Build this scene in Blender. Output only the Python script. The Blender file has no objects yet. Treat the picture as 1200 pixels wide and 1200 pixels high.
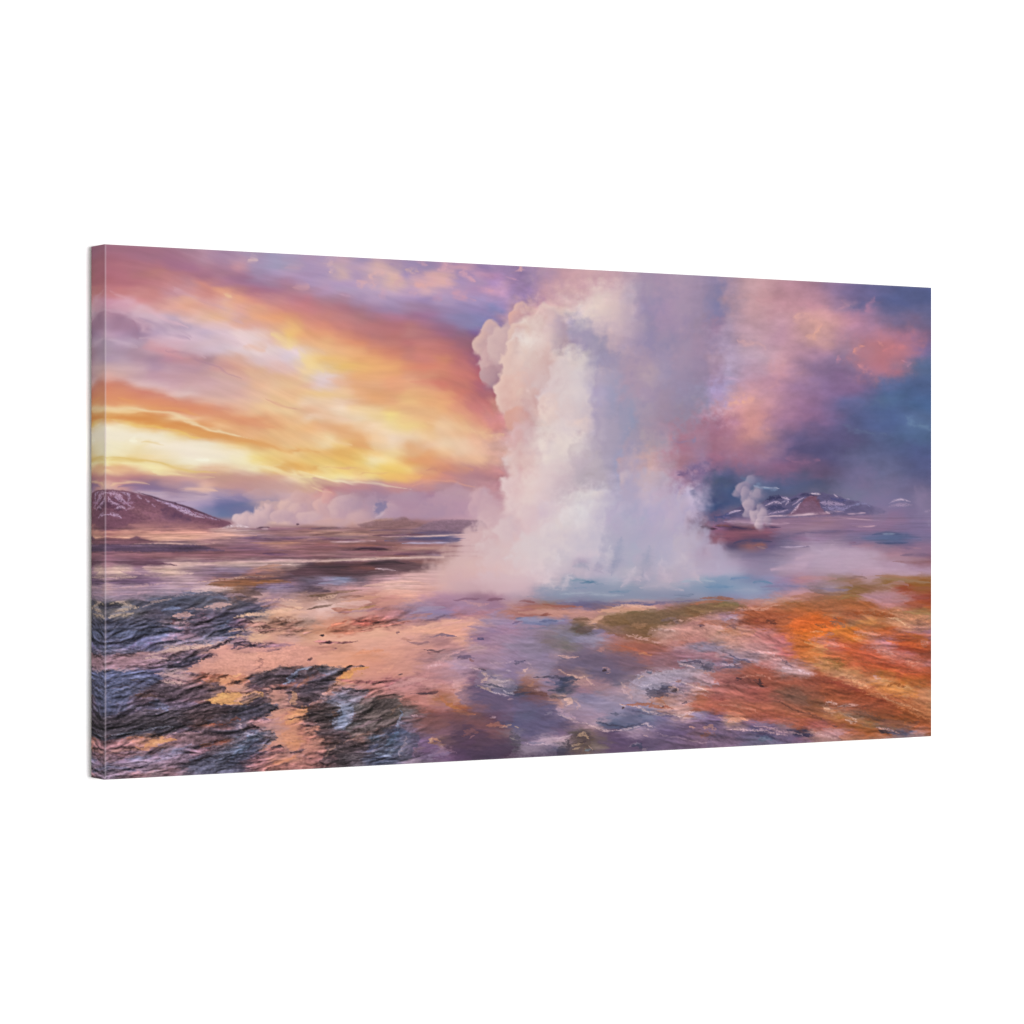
import bpy, math
import numpy as np

scene = bpy.context.scene
# ------------------------------------------------------------------ camera
# metres; the canvas is a 40 x 20 inch gallery wrap, 1.25 inch deep, turned about 32 degrees
S = 0.508                                   # canvas height in metres
F_PX = 3438.0                               # focal length in 1200ths of the picture width
cam_data = bpy.data.cameras.new('camera')
cam = bpy.data.objects.new('camera', cam_data)
scene.collection.objects.link(cam)
cam.location = (0, 0, 1.5)
cam.rotation_euler = (math.radians(90), 0, 0)
cam_data.sensor_width = 36
cam_data.lens = 36 * F_PX / 1200
cam_data.clip_start = .05
cam_data.clip_end = 200
scene.camera = cam

# ------------------------------------------------------------------ light: a soft white studio
world = bpy.data.worlds.new('World'); scene.world = world
world.use_nodes = True
bg = world.node_tree.nodes['Background']
bg.inputs['Color'].default_value = (1, 1, 1, 1)
bg.inputs['Strength'].default_value = WORLD = .62
KEY = .85                                   # share of the key light on the print
key = bpy.data.lights.new('key_light', 'AREA')
key.shape = 'DISK'; key.size = 1.9
key_ob = bpy.data.objects.new('key_light', key); scene.collection.objects.link(key_ob)

scene.view_settings.view_transform = 'Standard'
scene.view_settings.look = 'None'
scene.view_settings.exposure = 0
scene.view_settings.gamma = 1
scene.view_settings.use_curve_mapping = False
scene.cycles.max_bounces = 6

# ------------------------------------------------------------------ where the canvas hangs
ZL, ZR = F_PX / 628 * S, F_PX / 526 * S     # distance of the near and the far edge
XL, XR = (123 - 600) / F_PX * ZL, (1092 - 600) / F_PX * ZR
CX, CY, CZ = (XL + XR) / 2, (ZL + ZR) / 2, 1.5
TH = math.atan2(ZR - ZL, XR - XL)           # turn of the canvas
WID = math.hypot(XR - XL, ZR - ZL)
DEP = .062 * S
GAP = .0025                                  # the stretcher stands a hair off the wall
def place(u, n, v):
    """canvas coordinates (metres along, out of the front, up) to the room"""
    return (CX + u * math.cos(TH) + n * math.sin(TH), CY + u * math.sin(TH) - n * math.cos(TH), CZ + v)

kd, kp = 9.0, math.radians(2.2)              # key light: far, just to the right of the canvas normal
key_ob.location = place(kd * math.sin(kp), kd * math.cos(kp), .12)
d = np.array(place(0, 0, 0)) - np.array(key_ob.location)
from mathutils import Vector
key_ob.rotation_euler = Vector(d).to_track_quat('-Z', 'Y').to_euler()
key.energy = KEY * math.pi * math.pi * float(d @ d) / math.cos(kp)

# ---------------------------------------------------------------- print artwork engine
RNG = np.random.RandomState(7)
PERM = RNG.permutation(4096)
GRX = np.cos(RNG.rand(4096) * 6.28318).astype(np.float32)
GRY = np.sin(RNG.rand(4096) * 6.28318).astype(np.float32)
GRY = np.sqrt(np.clip(1 - GRX ** 2, 0, 1)) * np.sign(GRY)

def perlin(x, y, seed=0):
    xi = np.floor(x).astype(np.int32); yi = np.floor(y).astype(np.int32)
    fx = (x - xi).astype(np.float32); fy = (y - yi).astype(np.float32)
    u = fx * fx * fx * (fx * (fx * 6 - 15) + 10); v = fy * fy * fy * (fy * (fy * 6 - 15) + 10)
    def g(dx, dy):
        h = PERM[(PERM[(xi + dx + seed * 57) & 4095] + yi + dy + seed * 131) & 4095]
        return GRX[h] * (fx - dx) + GRY[h] * (fy - dy)
    a = g(0, 0); b = g(1, 0); c = g(0, 1); d = g(1, 1)
    return (a + u * (b - a) + v * ((c + u * (d - c)) - (a + u * (b - a)))) * 1.6

def fbm(x, y, o=4, seed=0, gain=.5):
    r = 0; amp = 1; n = 0
    for k in range(o):
        r = r + amp * perlin(x * 2 ** k + 13.7 * k, y * 2 ** k + 7.3 * k, seed + k); n += amp; amp *= gain
    return r / n * 1.3

def hx(c):
    return np.array([int(c[i:i + 2], 16) / 255 for i in (0, 2, 4)], np.float32)

def sm(t):
    t = np.clip(t, 0, 1); return t * t * (3 - 2 * t)

def pp(s, n=2):
    return [tuple(float(q) for q in p.split(',')) for p in s.split()]

def spline(p, k=5):
    if len(p) < 3: return p
    q = [p[0]] + list(p) + [p[-1]]; out = []
    for i in range(1, len(q) - 2):
        p0, p1, p2, p3 = (np.array(q[i + j]) for j in (-1, 0, 1, 2))
        for s in range(k):
            t = s / k
            out.append(tuple(.5 * ((2 * p1) + (p2 - p0) * t + (2 * p0 - 5 * p1 + 4 * p2 - p3) * t * t + (3 * p1 - p0 - 3 * p2 + p3) * t ** 3)))
    out.append(tuple(p[-1])); return out

class Print:
    """The printed picture: X, Y are sheet coordinates of every printed dot."""
    def __init__(s, X, Y, toidx):
        s.X = X.astype(np.float32); s.Y = Y.astype(np.float32); s.toidx = toidx
        s.img = np.zeros(X.shape + (3,), np.float32)
        X, Y = s.X, s.Y
        q = lambda n: (n / (n.std() + 1e-6) * .42).astype(np.float32)
        s.n_iso = q(fbm(X / 11, Y / 11, 5, 1, .6))
        s.n_fin = q(fbm(X / 4, Y / 2.6, 3, 2, .7))
        s.n_big = q(fbm(X / 38, Y / 30, 5, 3))
        s.n_str = q(fbm((X + 2 * s.n_big) / 30, Y / 4.5, 5, 4, .65))
        s.n_gr = q(fbm(X / 10, Y / 3.4, 5, 5, .75))
        wob = fbm(X / 210, Y / 150, 1, 25) * 26
        th = math.radians(18); ax = X * math.cos(th) + Y * math.sin(th); ay = -X * math.sin(th) + Y * math.cos(th) + wob
        ay = ay * (1 + .0 * Y); s.ax, s.ay = ax, ay
        s.n_lmp = q(fbm(X / 17, Y / 17, 3, 27, .5))
        s.n_dia = q(fbm(ax / 50, ay / 10, 5, 8, .52))
        sky = sm((610 - Y) / 30); lf = sm((600 - X) / 80)
        hor = sm((Y - 585) / 20) * sm((680 - Y) / 40)
        w1 = q(fbm(X / 26, Y / 13, 3, 11, .5)); w2 = q(fbm(X / 26 + 40, Y / 13, 3, 14, .5)); w3 = q(fbm(X / 9, Y / 4.2, 3, 17, .6)); w4 = q(fbm(X / 9 + 9, Y / 4.2, 3, 19, .6))
        d1 = q(fbm(ax / 60, ay / 14, 3, 23, .5))
        s.n_crb = q(fbm(X / 5.5, Y / 3.2, 4, 29, .7))
        s.ns_sky = lf * s.n_dia + (1 - lf) * s.n_iso
        gx = (1 - sky) * (1 - .6 * hor)
        s.WX = X + sky * (w1 * (1 - .5 * lf) * 9) + gx * (w1 * 3.2 + w3 * 2.6)
        s.WY = Y + sky * (w2 * 5 * (1 - lf) + d1 * 4 * lf) + gx * (w2 * 1.8 + w4 * 1.2) * np.clip((Y - 560) / 200, .25, 1)
        # fold the small pieces of cloud and rock edge over themselves
        s.sky = sky
    def box(s, x0, y0, x1, y1):
        c = [s.toidx(x, y) for x in (x0, x1) for y in (y0, y1)]
        H, W = s.X.shape
        a = max(0, int(min(q[0] for q in c)) - 1); b = min(W, int(max(q[0] for q in c)) + 2)
        e = max(0, int(min(q[1] for q in c)) - 1); f = min(H, int(max(q[1] for q in c)) + 2)
        return None if b <= a or f <= e else (slice(e, f), slice(a, b))
    def mix(s, sl, col, m):
        m = m[..., None]; v = s.img[sl]; v += (col - v) * m
    def nz(s, kind, sl):
        return {'i': s.n_iso, 'f': s.n_fin, 'b': s.n_big, 's': s.n_str, 'g': s.n_gr, 'd': s.ns_sky}[kind][sl]
    def st(s, col, w, pts, a=1., soft=1., rough=.5, k='g', tap=1, grain=0., warp=1, crumb=0):
        """brush stroke along pts; w half width"""
        p = spline(pp(pts)); ex = w * (1.6 + soft + rough) + 1 + 12 * warp
        sl = s.box(min(q[0] for q in p) - ex, min(q[1] for q in p) - ex, max(q[0] for q in p) + ex, max(q[1] for q in p) + ex)
        if sl is None: return
        X = s.X[sl] + (s.WX[sl] - s.X[sl]) * warp; Y = s.Y[sl] + (s.WY[sl] - s.Y[sl]) * warp
        L = [0.]
        for i in range(len(p) - 1): L.append(L[-1] + math.hypot(p[i + 1][0] - p[i][0], p[i + 1][1] - p[i][1]))
        best = np.full(X.shape, 1e9, np.float32); T = L[-1] + 1e-6
        for i in range(len(p) - 1):
            ax, ay = p[i]; bx, by = p[i + 1]; dx, dy = bx - ax, by - ay; l2 = dx * dx + dy * dy + 1e-9
            t = np.clip(((X - ax) * dx + (Y - ay) * dy) / l2, 0, 1)
            d = np.hypot(X - ax - t * dx, Y - ay - t * dy)
            if tap:
                tt = (L[i] + t * (L[i + 1] - L[i])) / T
                wl = w * np.clip(np.sin(np.pi * np.clip(tt, .02, .98)) * 1.25, .12, 1) ** .7
                if tap == 2: wl = w * np.clip(1 - tt, .08, 1) ** .8
                if tap == 3: wl = w * np.clip(tt, .08, 1) ** .8
            else: wl = w
            best = np.minimum(best, d / wl)
        if crumb:
            # broken crust along the line, with the thin dark foot it casts on the wet ground
            e = np.exp(-(best / 2.3) ** 2); q = e * .8 + 1.05 * s.n_crb[sl] * np.sqrt(e)
            m = sm((q - .30) * 1.6) * a * .85 * sm(e * 4)
            q2 = np.roll(m, 2, 0); dk = np.clip(q2 - m, 0, 1) * .3
            s.img[sl] *= 1 - dk[..., None]
            s.mix(sl, hx(col) * (1 + .10 * s.n_fin[sl][..., None]), m); return
        if soft >= 1.3:
            if k == 's' or soft > 1.35: best = best * (1 + .35 * s.nz('d' if pp(pts)[0][1] < 590 else 's', sl))
            m = np.exp(-(best * (.92 if soft > 1.45 else 1.05)) ** 2) * a * np.clip(1 + rough * 1.5 * s.nz('d' if k == 's' and pp(pts)[0][1] < 590 else k, sl), .1, 1.5)
            m = np.minimum(m, 1)
        else:
            soft_ = max(soft, 2.0 / w)
            v = best + rough * 1.25 * s.nz(k, sl)
            m = sm((1 + soft_ / 2 - v) / (soft_ + 1e-3)) * a
        if grain: m = m * np.clip(1 + grain * s.n_fin[sl] * 2.2, 0, 1)
        c = hx(col)
        if k in 'gf': c = c * (1 + .07 * s.n_gr[sl] + .05 * s.n_fin[sl])[..., None]
        s.mix(sl, c, m)
    def pg(s, col, pts, a=1., soft=2., rough=2., k='g', grain=0., curve=1, warp=1):
        """filled outline; soft and rough in dots"""
        p = spline(pp(pts) + [pp(pts)[0]], 4)[:-1] if curve else pp(pts)
        ex = soft + rough * 1.3 + 1 + 12 * warp
        sl = s.box(min(q[0] for q in p) - ex, min(q[1] for q in p) - ex, max(q[0] for q in p) + ex, max(q[1] for q in p) + ex)
        if sl is None: return
        X = s.X[sl] + (s.WX[sl] - s.X[sl]) * warp; Y = s.Y[sl] + (s.WY[sl] - s.Y[sl]) * warp
        best = np.full(X.shape, 1e9, np.float32); ins = np.zeros(X.shape, bool)
        for i in range(len(p)):
            ax, ay = p[i]; bx, by = p[(i + 1) % len(p)]; dx, dy = bx - ax, by - ay; l2 = dx * dx + dy * dy + 1e-9
            t = np.clip(((X - ax) * dx + (Y - ay) * dy) / l2, 0, 1)
            best = np.minimum(best, np.hypot(X - ax - t * dx, Y - ay - t * dy))
            if ay != by: ins ^= ((ay > Y) != (by > Y)) & (X < dx * (Y - ay) / dy + ax)
        soft = max(soft, 1.3)
        sd = np.where(ins, best, -best) + rough * s.nz(k, sl)
        m = sm(.5 + sd / (2 * soft + 1e-3)) * a
        if grain: m = m * np.clip(1 + grain * s.n_fin[sl] * 2.2, 0, 1)
        c = hx(col)
        if k in 'gf': c = c * (1 + .07 * s.n_gr[sl] + .05 * s.n_fin[sl])[..., None]
        s.mix(sl, c, m)
    def puff(s, x, y, rx, ry, cl, cd, a=.9, ang=200, soft=.5, rough=.25, rot=0, bias=0.):
        """billow of steam: lit from ang (degrees, 180 = left, 270 = top)"""
        e = max(rx, ry) * (1 + soft + rough)
        sl = s.box(x - e, y - e, x + e, y + e)
        if sl is None: return
        X = s.X[sl] - x; Y = s.Y[sl] - y
        n = s.n_lmp[sl] * .6 + s.n_iso[sl] * .2
        c, q = math.cos(math.radians(rot)), math.sin(math.radians(rot))
        u = (X * c + Y * q) / rx; v = (-X * q + Y * c) / ry
        r = np.hypot(u, v) + rough * n
        la = math.radians(ang)
        sh = np.clip((X / rx) * math.cos(la) + (Y / ry) * math.sin(la), -1, 1)
        so = soft * 1.45 * (1 - np.where(sh < 0, .95, .5) * sh)
        m = sm((1 + so * .3 - r) / (so + 1e-3)) * a
        t = sm(.5 + .48 * sh + .22 * n + bias)[..., None]
        col = hx(cd) * (1 - t) + hx(cl) * t
        v = s.img[sl]; v += (col - v) * m[..., None]

GRID_X0, GRID_Y0, GRID_DX, GRID_DY = 120, 290, 40, 20
GRID = """
A8687C A86A80 A8708C A87A98 A286A8 A08AB0 A890B8 B094B8 B494B8 A890B8 B090B0 9888B4 9C80A8 B48CAC CC9CA8 D0A4AC A890AC AE94AE A488A4 C498A0 C08C98 A88098 7C70A0 5C6494 566294 506090
B4687A B86C7A B87080 B47C98 B888A4 A898B8 B098BC B494B8 B898BC A890B8 B890B0 9888B4 A080A8 B48CAC CC9CA8 D0A4AC A890AC AE94AE A488A4 C498A0 C08C98 A88098 7C70A0 5C6494 566294 506090
C06C7C C46E7A C87880 D08088 B87890 A87C9C B080A0 B898BC D0A4AC C098B4 B494B8 B490B4 A480AC B48CAC CC9CA8 D0A4AC A890AC AE94AE A488A4 C498A0 BC8A98 A88098 7C70A0 5C6494 566294 506090
CC8098 D88890 DC9090 D898A0 E09488 C87F8C BE7A8E B890AC B494B4 B494B8 AC90B8 A88CB4 A888B0 D0A4AC D8B8B8 E0C4C4 AC94B0 A490AC 9484A6 C498A0 C08C98 B88CA0 8474A0 5C6494 586494 506094
B888A0 D0A8BC E0B0B8 E8B8B0 E0A09C E49C80 E0907C C07C88 B080A0 B47C98 A484AC 9088B8 C89CA8 DCBCB8 DCC0C4 DCC0BC A090B0 A890AC 9080A0 C498A4 C494A0 D4A0A0 B888A4 7C7098 6C6890 5C6490
B48AA4 B890A8 D0B0C0 DCB8C4 E8C0C0 F0C090 F0B070 D88878 C47880 BC7480 A87090 906890 DCBCC0 DCC4C0 B8A4B8 C4ACB8 A48CAC A08AA4 A088A6 C098A8 C090A4 D0A09C B488A0 B07C94 8C6C90 6C6890
B090A4 B894A4 D09CA4 D4A8B0 E4BCBC E4C4C8 F0B87A F0A878 E0907C D08078 C47478 9C6478 E0C8C0 D8BCB8 D8C4C4 A898B0 9C8CAC A48EA8 AC94B4 BC9CB0 C494A4 B088A0 A08098 C07880 8870A0 6C6C98
C8A4A8 C89CA8 D0A0A8 DC9F98 E8B090 E0B8B0 E8C8A0 F0C088 F0A870 E09070 D87C70 C06C70 E4C4B8 DCBAB4 D8C0C4 AC98B0 A894A8 A490AC B09CBC BC98B0 C490A0 94789C 8C7498 AC748C 607098 586C98
E08C78 E8B8B8 D8A8B0 DCACA8 E8B8B0 F0BE90 F0C08C E8C0B0 F0A878 EA9C78 D87C70 A86070 E8C0B4 D8BCBC DCC8CC B4A4C0 A894AC 9C8CAC A898C0 C090A4 B484A0 9074A0 806894 5C6C9C 506898 486494
F0A070 E88860 E89078 E4A898 ECB890 F0C090 F0B888 F0C898 EEA874 F0B078 EEA074 BC6C74 E4B4A8 DCBCB8 DCC8C8 A89CB8 A08CA4 988AA4 B890B0 DC9CA0 B0809C 906F98 686898 547098 486898 446494
E89848 E89450 F0B878 F0C088 EEA474 F0B87C F0B87C F0C4A0 F2C48C F4C078 F0AC7C E89880 DCACA4 E4C8C4 DCC4C4 AC9CB8 A490A8 A08098 B480A0 D89494 A87898 846894 5C6494 50689C 54709E 54709E
F2E4C4 F4E6C8 F4E0B8 ECA860 E8A860 ECB070 F0B878 F0B880 F4CCA0 F0C0A0 F0B894 E8A88C DCA8A8 E0CCC8 D8C4C8 A89CB4 B09CAA B07C94 A47490 D0908C 8C6C90 645C88 5C5C88 506490 506C98 506C98
F4E8B8 F4E0A0 F0E0B8 F4E4CC F4E4C0 F4DC98 F0C880 F0B868 F2C880 ECA870 EEB080 F0B898 E0B8B0 E4D0CC CCBCC4 A89CB4 C09CA4 A87890 9C6C88 A47894 745C84 545480 5C6088 586490 505F90 505F90
E8A080 F0C8A0 F0D0A0 E8C090 E8C090 F6E4B0 F0C070 F4CC88 F6C878 F4BC68 E09878 D09084 E0B8B4 DCC4C4 BCACB8 B4A4BC C0A4B4 A07890 64608C 7C6488 885F84 68587C 686890 666C94 585F8C 585F8C
D09890 B08098 906F90 E0A898 C8948C CC9C90 D0A090 E0A080 C89090 C88C88 C08890 CC8C88 E0BCBC DCC0C4 CCB8C4 B4A8C0 C0ACC0 B4A4C0 505878 586488 58608A 545878 6C6C90 746F94 66648C 66648C
B090AC B094B0 B096B0 B49AB4 75709A 8C7898 D8A8A4 CC9C9C A88498 B48C9C B48CA4 C498A8 E4C4C4 DCC4C8 DCD0D4 BCB0C8 B8A8C4 BCA8C4 4C5880 586088 605A78 84708C 7C7898 78709A 766C90 766C90
804C60 8C5464 6C4860 985C68 B08C98 D8B0A8 D8ACAC D4A4A0 CCA09C 9C7074 B88898 C8A0A8 D8B4B8 D8BCC4 DCCCCC BCB0C4 B4A8C0 B8ACC4 806480 886C80 94708C 9C7488 907090 8C6C90 806C94 806C94
B87470 B07470 C08474 C88C80 986878 8C6878 906870 A47470 A07478 A07068 8C6878 D8B0B0 DCB8B8 DCC8CC DCCCD0 B8ACC0 B4ACC4 BCB0C8 946078 744C64 8C7090 88708F 7C6C90 5C6488 70648C 70648C
885868 906070 906070 845868 845A6A 8C6070 906470 A06C60 8C5C60 905C60 A86C68 D4ACAC D8B8B8 DCCCCC D0C0CC B4ACC0 ACA8C0 C0B0C4 B098B0 80708C 9C849F B094A8 A88CA4 A87C8C 946C84 946C84
C09894 A07C8C D0A8A4 8C7488 84708A 745868 6C5060 5C4448 785054 886068 C09498 DCB8B0 DCC8C8 DCCCD0 BCB0C4 B0AAC0 B4B0C4 BCB0C4 B0A8C4 9C8CA8 A8909F B49CA8 B09AA8 B49AA8 AC90A8 AC90A8
B898A4 B094A0 A890A0 B89CA8 8C6858 84708C 786878 A08080 E8B4A4 E0AC9C DCB4AC D8B4AC D8C4C8 A8A8B8 8CA0B8 98A8BC A0A8BC A4A8C0 7C9CBC 88A0BC 9C8CAC A88C98 A08898 A87C70 A46448 A46448
5C5868 505464 484C60 A49098 5A5468 B08C88 D4A08C D8AC9C D09880 B48C98 A88CA4 BC98A8 B8909C A07078 987480 B48484 C89890 907060 987050 C88C7C B07050 A4603C B0683C B47C6C A85C38 A85C38
404860 404A60 584C5C 4C5068 E0B498 B07C68 D4A49C DCA088 C07C70 D0988C DCA08C A890A4 A08CA8 9890B0 88705C 8C6C48 7C6444 A87C78 AC8090 A06450 A05C38 DC6C20 987058 B4704C C09884 C09884
586080 545C78 807890 706C84 C09C9C D0A4A0 DCA898 EAAC88 E8B090 E0A894 D0A090 C49894 9C88A0 7C7880 9488A4 B07C80 98644C C09890 B0887C C09484 C8786C C46C48 D07850 B46450 B06C58 B06C58
807080 907C8C 705C68 9C7C80 D89C88 E4A48C E8A890 E8A484 ECA47C E0987C C49490 A88898 9C88A0 948CA8 786880 807080 8C6C7C 94687C B0848C 9C8894 B88C88 C4702C CC6C30 C05C40 B07878 B07878
586080 5C6484 806C80 A8887C B08070 705054 504858 C08058 D08C74 C4887C B88C90 84687C 9C8C90 886C74 80708C 686880 947880 A09CB0 9C7068 9C604C 9C5840 A45840 C08058 B46834 B0582C B0582C
586488 545C7C 504858 705860 B08870 584850 68505C 686C80 A87068 C08880 9C6C68 6C5C78 68606E 8C6C6C A88884 A898A8 7C7C94 B08C88 A86C64 9C5C50 8C5440 9C5030 9C4C2C C88040 C88C60 C88C60
505878 605870 606078 584850 4C3C44 584C60 C89078 5C6078 50443F 7C6058 B08074 846068 686884 786C88 B094A0 7C7890 A88078 B4806C B06C54 A86048 8C5C3C A8703C A86840 9C5028 B87850 B87850
343844 302E34 343438 403438 504454 484048 B88878 606880 54484C 806060 7C5048 68485C 58587C 5C5C80 807490 40547C 6C6C90 84708C 706488 7C7090 6C6484 C09490 A8643C 807068 985028 985028
684C54 905F60 B07860 806878 68606C A87C74 D89870 504444 504C58 5C6480 785C70 543F58 484860 706484 5C5048 5C4C6C 6C5878 68587C 806880 6C6888 6C6888 C09490 A8643C 807068 985028 985028
806C78 8C7484 887080 605C74 504C60 A06C64 C08478 4C4450 505468 6C6478 6C587A 4C3F5C 50485C 605068 50405C 5C4C70 685878 68587C 806880 6C6888 6C6888 C09490 A8643C 807068 985028 985028
706070 A0787C 806C74 504C60 504C60 A06C64 C08478 4C4450 505468 6C6478 6C587A 4C3F5C 50485C 605068 50405C 5C4C70 685878 68587C 806880 6C6888 6C6888 C09490 A8643C 807068 985028 985028
"""
def base_colours(P):
    rows = [r.split() for r in GRID.strip().split('\n')]
    G = np.array([[hx(c) for c in r] for r in rows], np.float32)
    # a little colour wandering so the wash follows cloud-like shapes
    sky = sm((640 - P.Y) / 60)
    lf = sm((620 - P.X) / 80)
    ax, ay = P.ax, P.ay
    stk = fbm(ax / 80, ay / 15, 4, 31, .45); rt = fbm(P.X / 46, P.Y / 26, 4, 33, .5)
    d1 = stk * 12 * lf + rt * 11 * (1 - lf)
    X = P.X + (P.n_big * 6 + rt * 8) * sky * (1 - .6 * lf) + P.n_big * 4 * (1 - sky)
    Y = P.Y + d1 * sky + P.n_str * 3 * (1 - sky)
    gx = np.clip((X - GRID_X0) / GRID_DX, 0, G.shape[1] - 1.001); gy = np.clip((Y - GRID_Y0) / GRID_DY, 0, G.shape[0] - 1.001)
    xi = gx.astype(int); yi = gy.astype(int); fx = gx - xi; fy = gy - yi
    def w(t): return [((-t + 2) * t - 1) * t / 2, ((3 * t - 5) * t * t + 2) / 2, ((-3 * t + 4) * t + 1) * t / 2, (t - 1) * t * t / 2]
    wx, wy = w(fx), w(fy); out = 0
    for j in range(4):
        yy = np.clip(yi + j - 1, 0, G.shape[0] - 1); r = 0
        for i in range(4):
            xx = np.clip(xi + i - 1, 0, G.shape[1] - 1)
            r = r + G[yy, xx] * wx[i][..., None]
        out = out + r * wy[j][..., None]
    P.img[:] = np.clip(out, 0, 1)

# denser colour notes: left sky (every 20 x 10) and ground (every 20 x 10), in side by side tiles
SKY_A = """
A86880 A86A80 A86A82 A86C84 A87088 AC7C94 B888A0 A880A4 A488AC A890B0 9C90B8 A894BC
B0687C B06A80 AC6C84 A86C84 A86C88 B07890 B888A0 AC84A4 B890AC A890B4 A498BC A894B8
B4687A B86C7C B87080 B87080 AC6C88 B07090 B87C94 B07C98 CC90A0 AC90B4 A498BC B098B8
B86878 BC6C7C B87078 C07878 C07880 B87484 B07088 B07890 A87494 A488AC B094BC B494B8
C06C78 C06E7C C0707C C47880 CC8084 C88890 D88880 B87890 A87090 A8789C A880A0 B080A0
CC7C88 D07C80 D08484 CC8080 D0909C D89090 D88880 E4987C C88080 B47088 B07490 B47C90
CC88A0 D898AC D8888C D88C8C DC9C94 EAA890 E09894 E8A898 ECA080 DC8C80 CC8488 C47C8C
CC90A8 D8A0B4 E0B0BC DC9C9C ECA89C E8A48C E8A490 ECB090 E8A494 E8A080 E09080 D88480
B888A0 A87C98 D0A8BC D4B0C0 C4A4B8 E8B8B4 E8B49C F0B490 E0A494 ECA480 F0A070 E89870
B088A4 A87C98 B488A4 D4B0C4 C0A0B8 C0A4BC E0B8C0 E8BCB8 ECB0A0 E8A898 E8A880 F0B070
C49CB4 B890B0 A07C9C B898B8 D4B4C8 D4B4C8 CCB0C8 DCBCC8 E8C8C8 E8C4C0 ECB898 F4C070
B094AC B898B4 B898B0 D8A0AC D8A8B8 D4B0C0 D8B8C4 D8B8C4 E8C8CC E8CCCC E8BCB0 F2C890
B094A8 B090A8 B08CA0 C898A8 D898A0 CCA0AC D4B4C4 D8BCC8 E4C8CC E8CCCC E8CCCC E8CCD0
B494AC B898AC B890A4 B088A0 C48CA0 CC9098 B48894 D4A098 DCA898 E0BCBC E4C4C8 E4CCD4
CCA4A8 D0A8AC C8A0AC B890A8 C498A8 C494A4 C898A0 D49894 DC9F8C E4B090 E4B4A8 E4BCB4
E0A8A0 D8A8A4 CCA0A8 C898A8 C898A4 C898A0 CC9CA0 D8A8A0 E0A898 E4B090 E8B490 ECB890
E48468 D88878 E4B4B0 E0B4B8 D8A8B0 D4A4A8 D8A8AC DCACA8 E0B0A4 ECB490 ECBC94 ECBC8C
E88860 E88C64 DC8068 DC9480 E4B4AC E0B8B4 D8A8A4 D8A8A0 E0ACA0 ECB898 EEBC90 EEB888
EC9860 EE9858 EA9060 EA8C60 E08868 E09078 E4AC98 E4B09C E8B49C E8B898 EEBE8C F0C08C
F2C88C F4C888 F2BC7C EEA060 E89060 EA8C62 E89068 E49474 ECAC84 F0BC8C F0C490 F0C490
E8A048 E89044 E88C40 E89048 F2C088 F4C898 F2B880 ECA86C E89868 EA9C6C EEAC78 F0B882
F4E8C8 F4DCA8 F4C068 F0A850 E89048 E49048 E89C60 F0B47C ECA870 EEA874 EEA870 F0B87C
F4E8CC F4E8CC F4E8CC F4E4C0 F4D898 F0C070 E49C54 E09858 ECB078 EEB078 F0B87C F0B87C
F4E8C0 F4E8B8 F0D898 F4E4C8 F4E4CC F4E4CC F4E4C4 F4D8A0 F0C070 ECB068 EEB474 F0BC80
F6ECB8 F4E4A8 F2D48C F2D8A0 F4E0BC F4E4D0 F4E4CC F4E4C8 F4E0B0 F4D68C F4CC7C F4C880
F4E8A8 ECC870 ECC878 F0D090 F2DCA8 F6ECCC F4E8C8 F4E4BC F4E4A8 F4D880 F2C870 F0C070
F0C898 F0C490 F2DCA0 F4DC9C EECC90 E8C48C E4B08C E4B48C ECC898 F4E0A8 EEC070 E8A850
D08C84 C88484 C08084 C48C88 CC9490 D49C94 CC9490 C89484 CC9488 D49C8C E0A890 F0D0A8
E4B0A0 D09494 987498 8C7094 B08898 B890A0 E4B0A0 C89494 C08C94 C49498 CC9C9C D0A49C
C098A8 D0ACB4 C8A8B8 B49CB8 A084A4 B098B4 B89CB4 A890B0 9C84A8 B898A8 C09CA8 D0A8AC
B094B0 B094B0 B094B0 B498B8 B49CBC B49CBC 9C8CB4 7070A0 6C709C 9484A0 A890A4 D0A4AC
B094B0 B094B0 B094B0 B49ABC B49CBC A898B8 8080A8 6874A0 70709C 7C789F C8A0A8 D8B0AC
B094B0 B094B0 B094B0 B49ABC B49CBC A898B8 9088A8 8C84A0 A08CA0 C0A0A8 D0A8AC D8B0AC
"""
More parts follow.
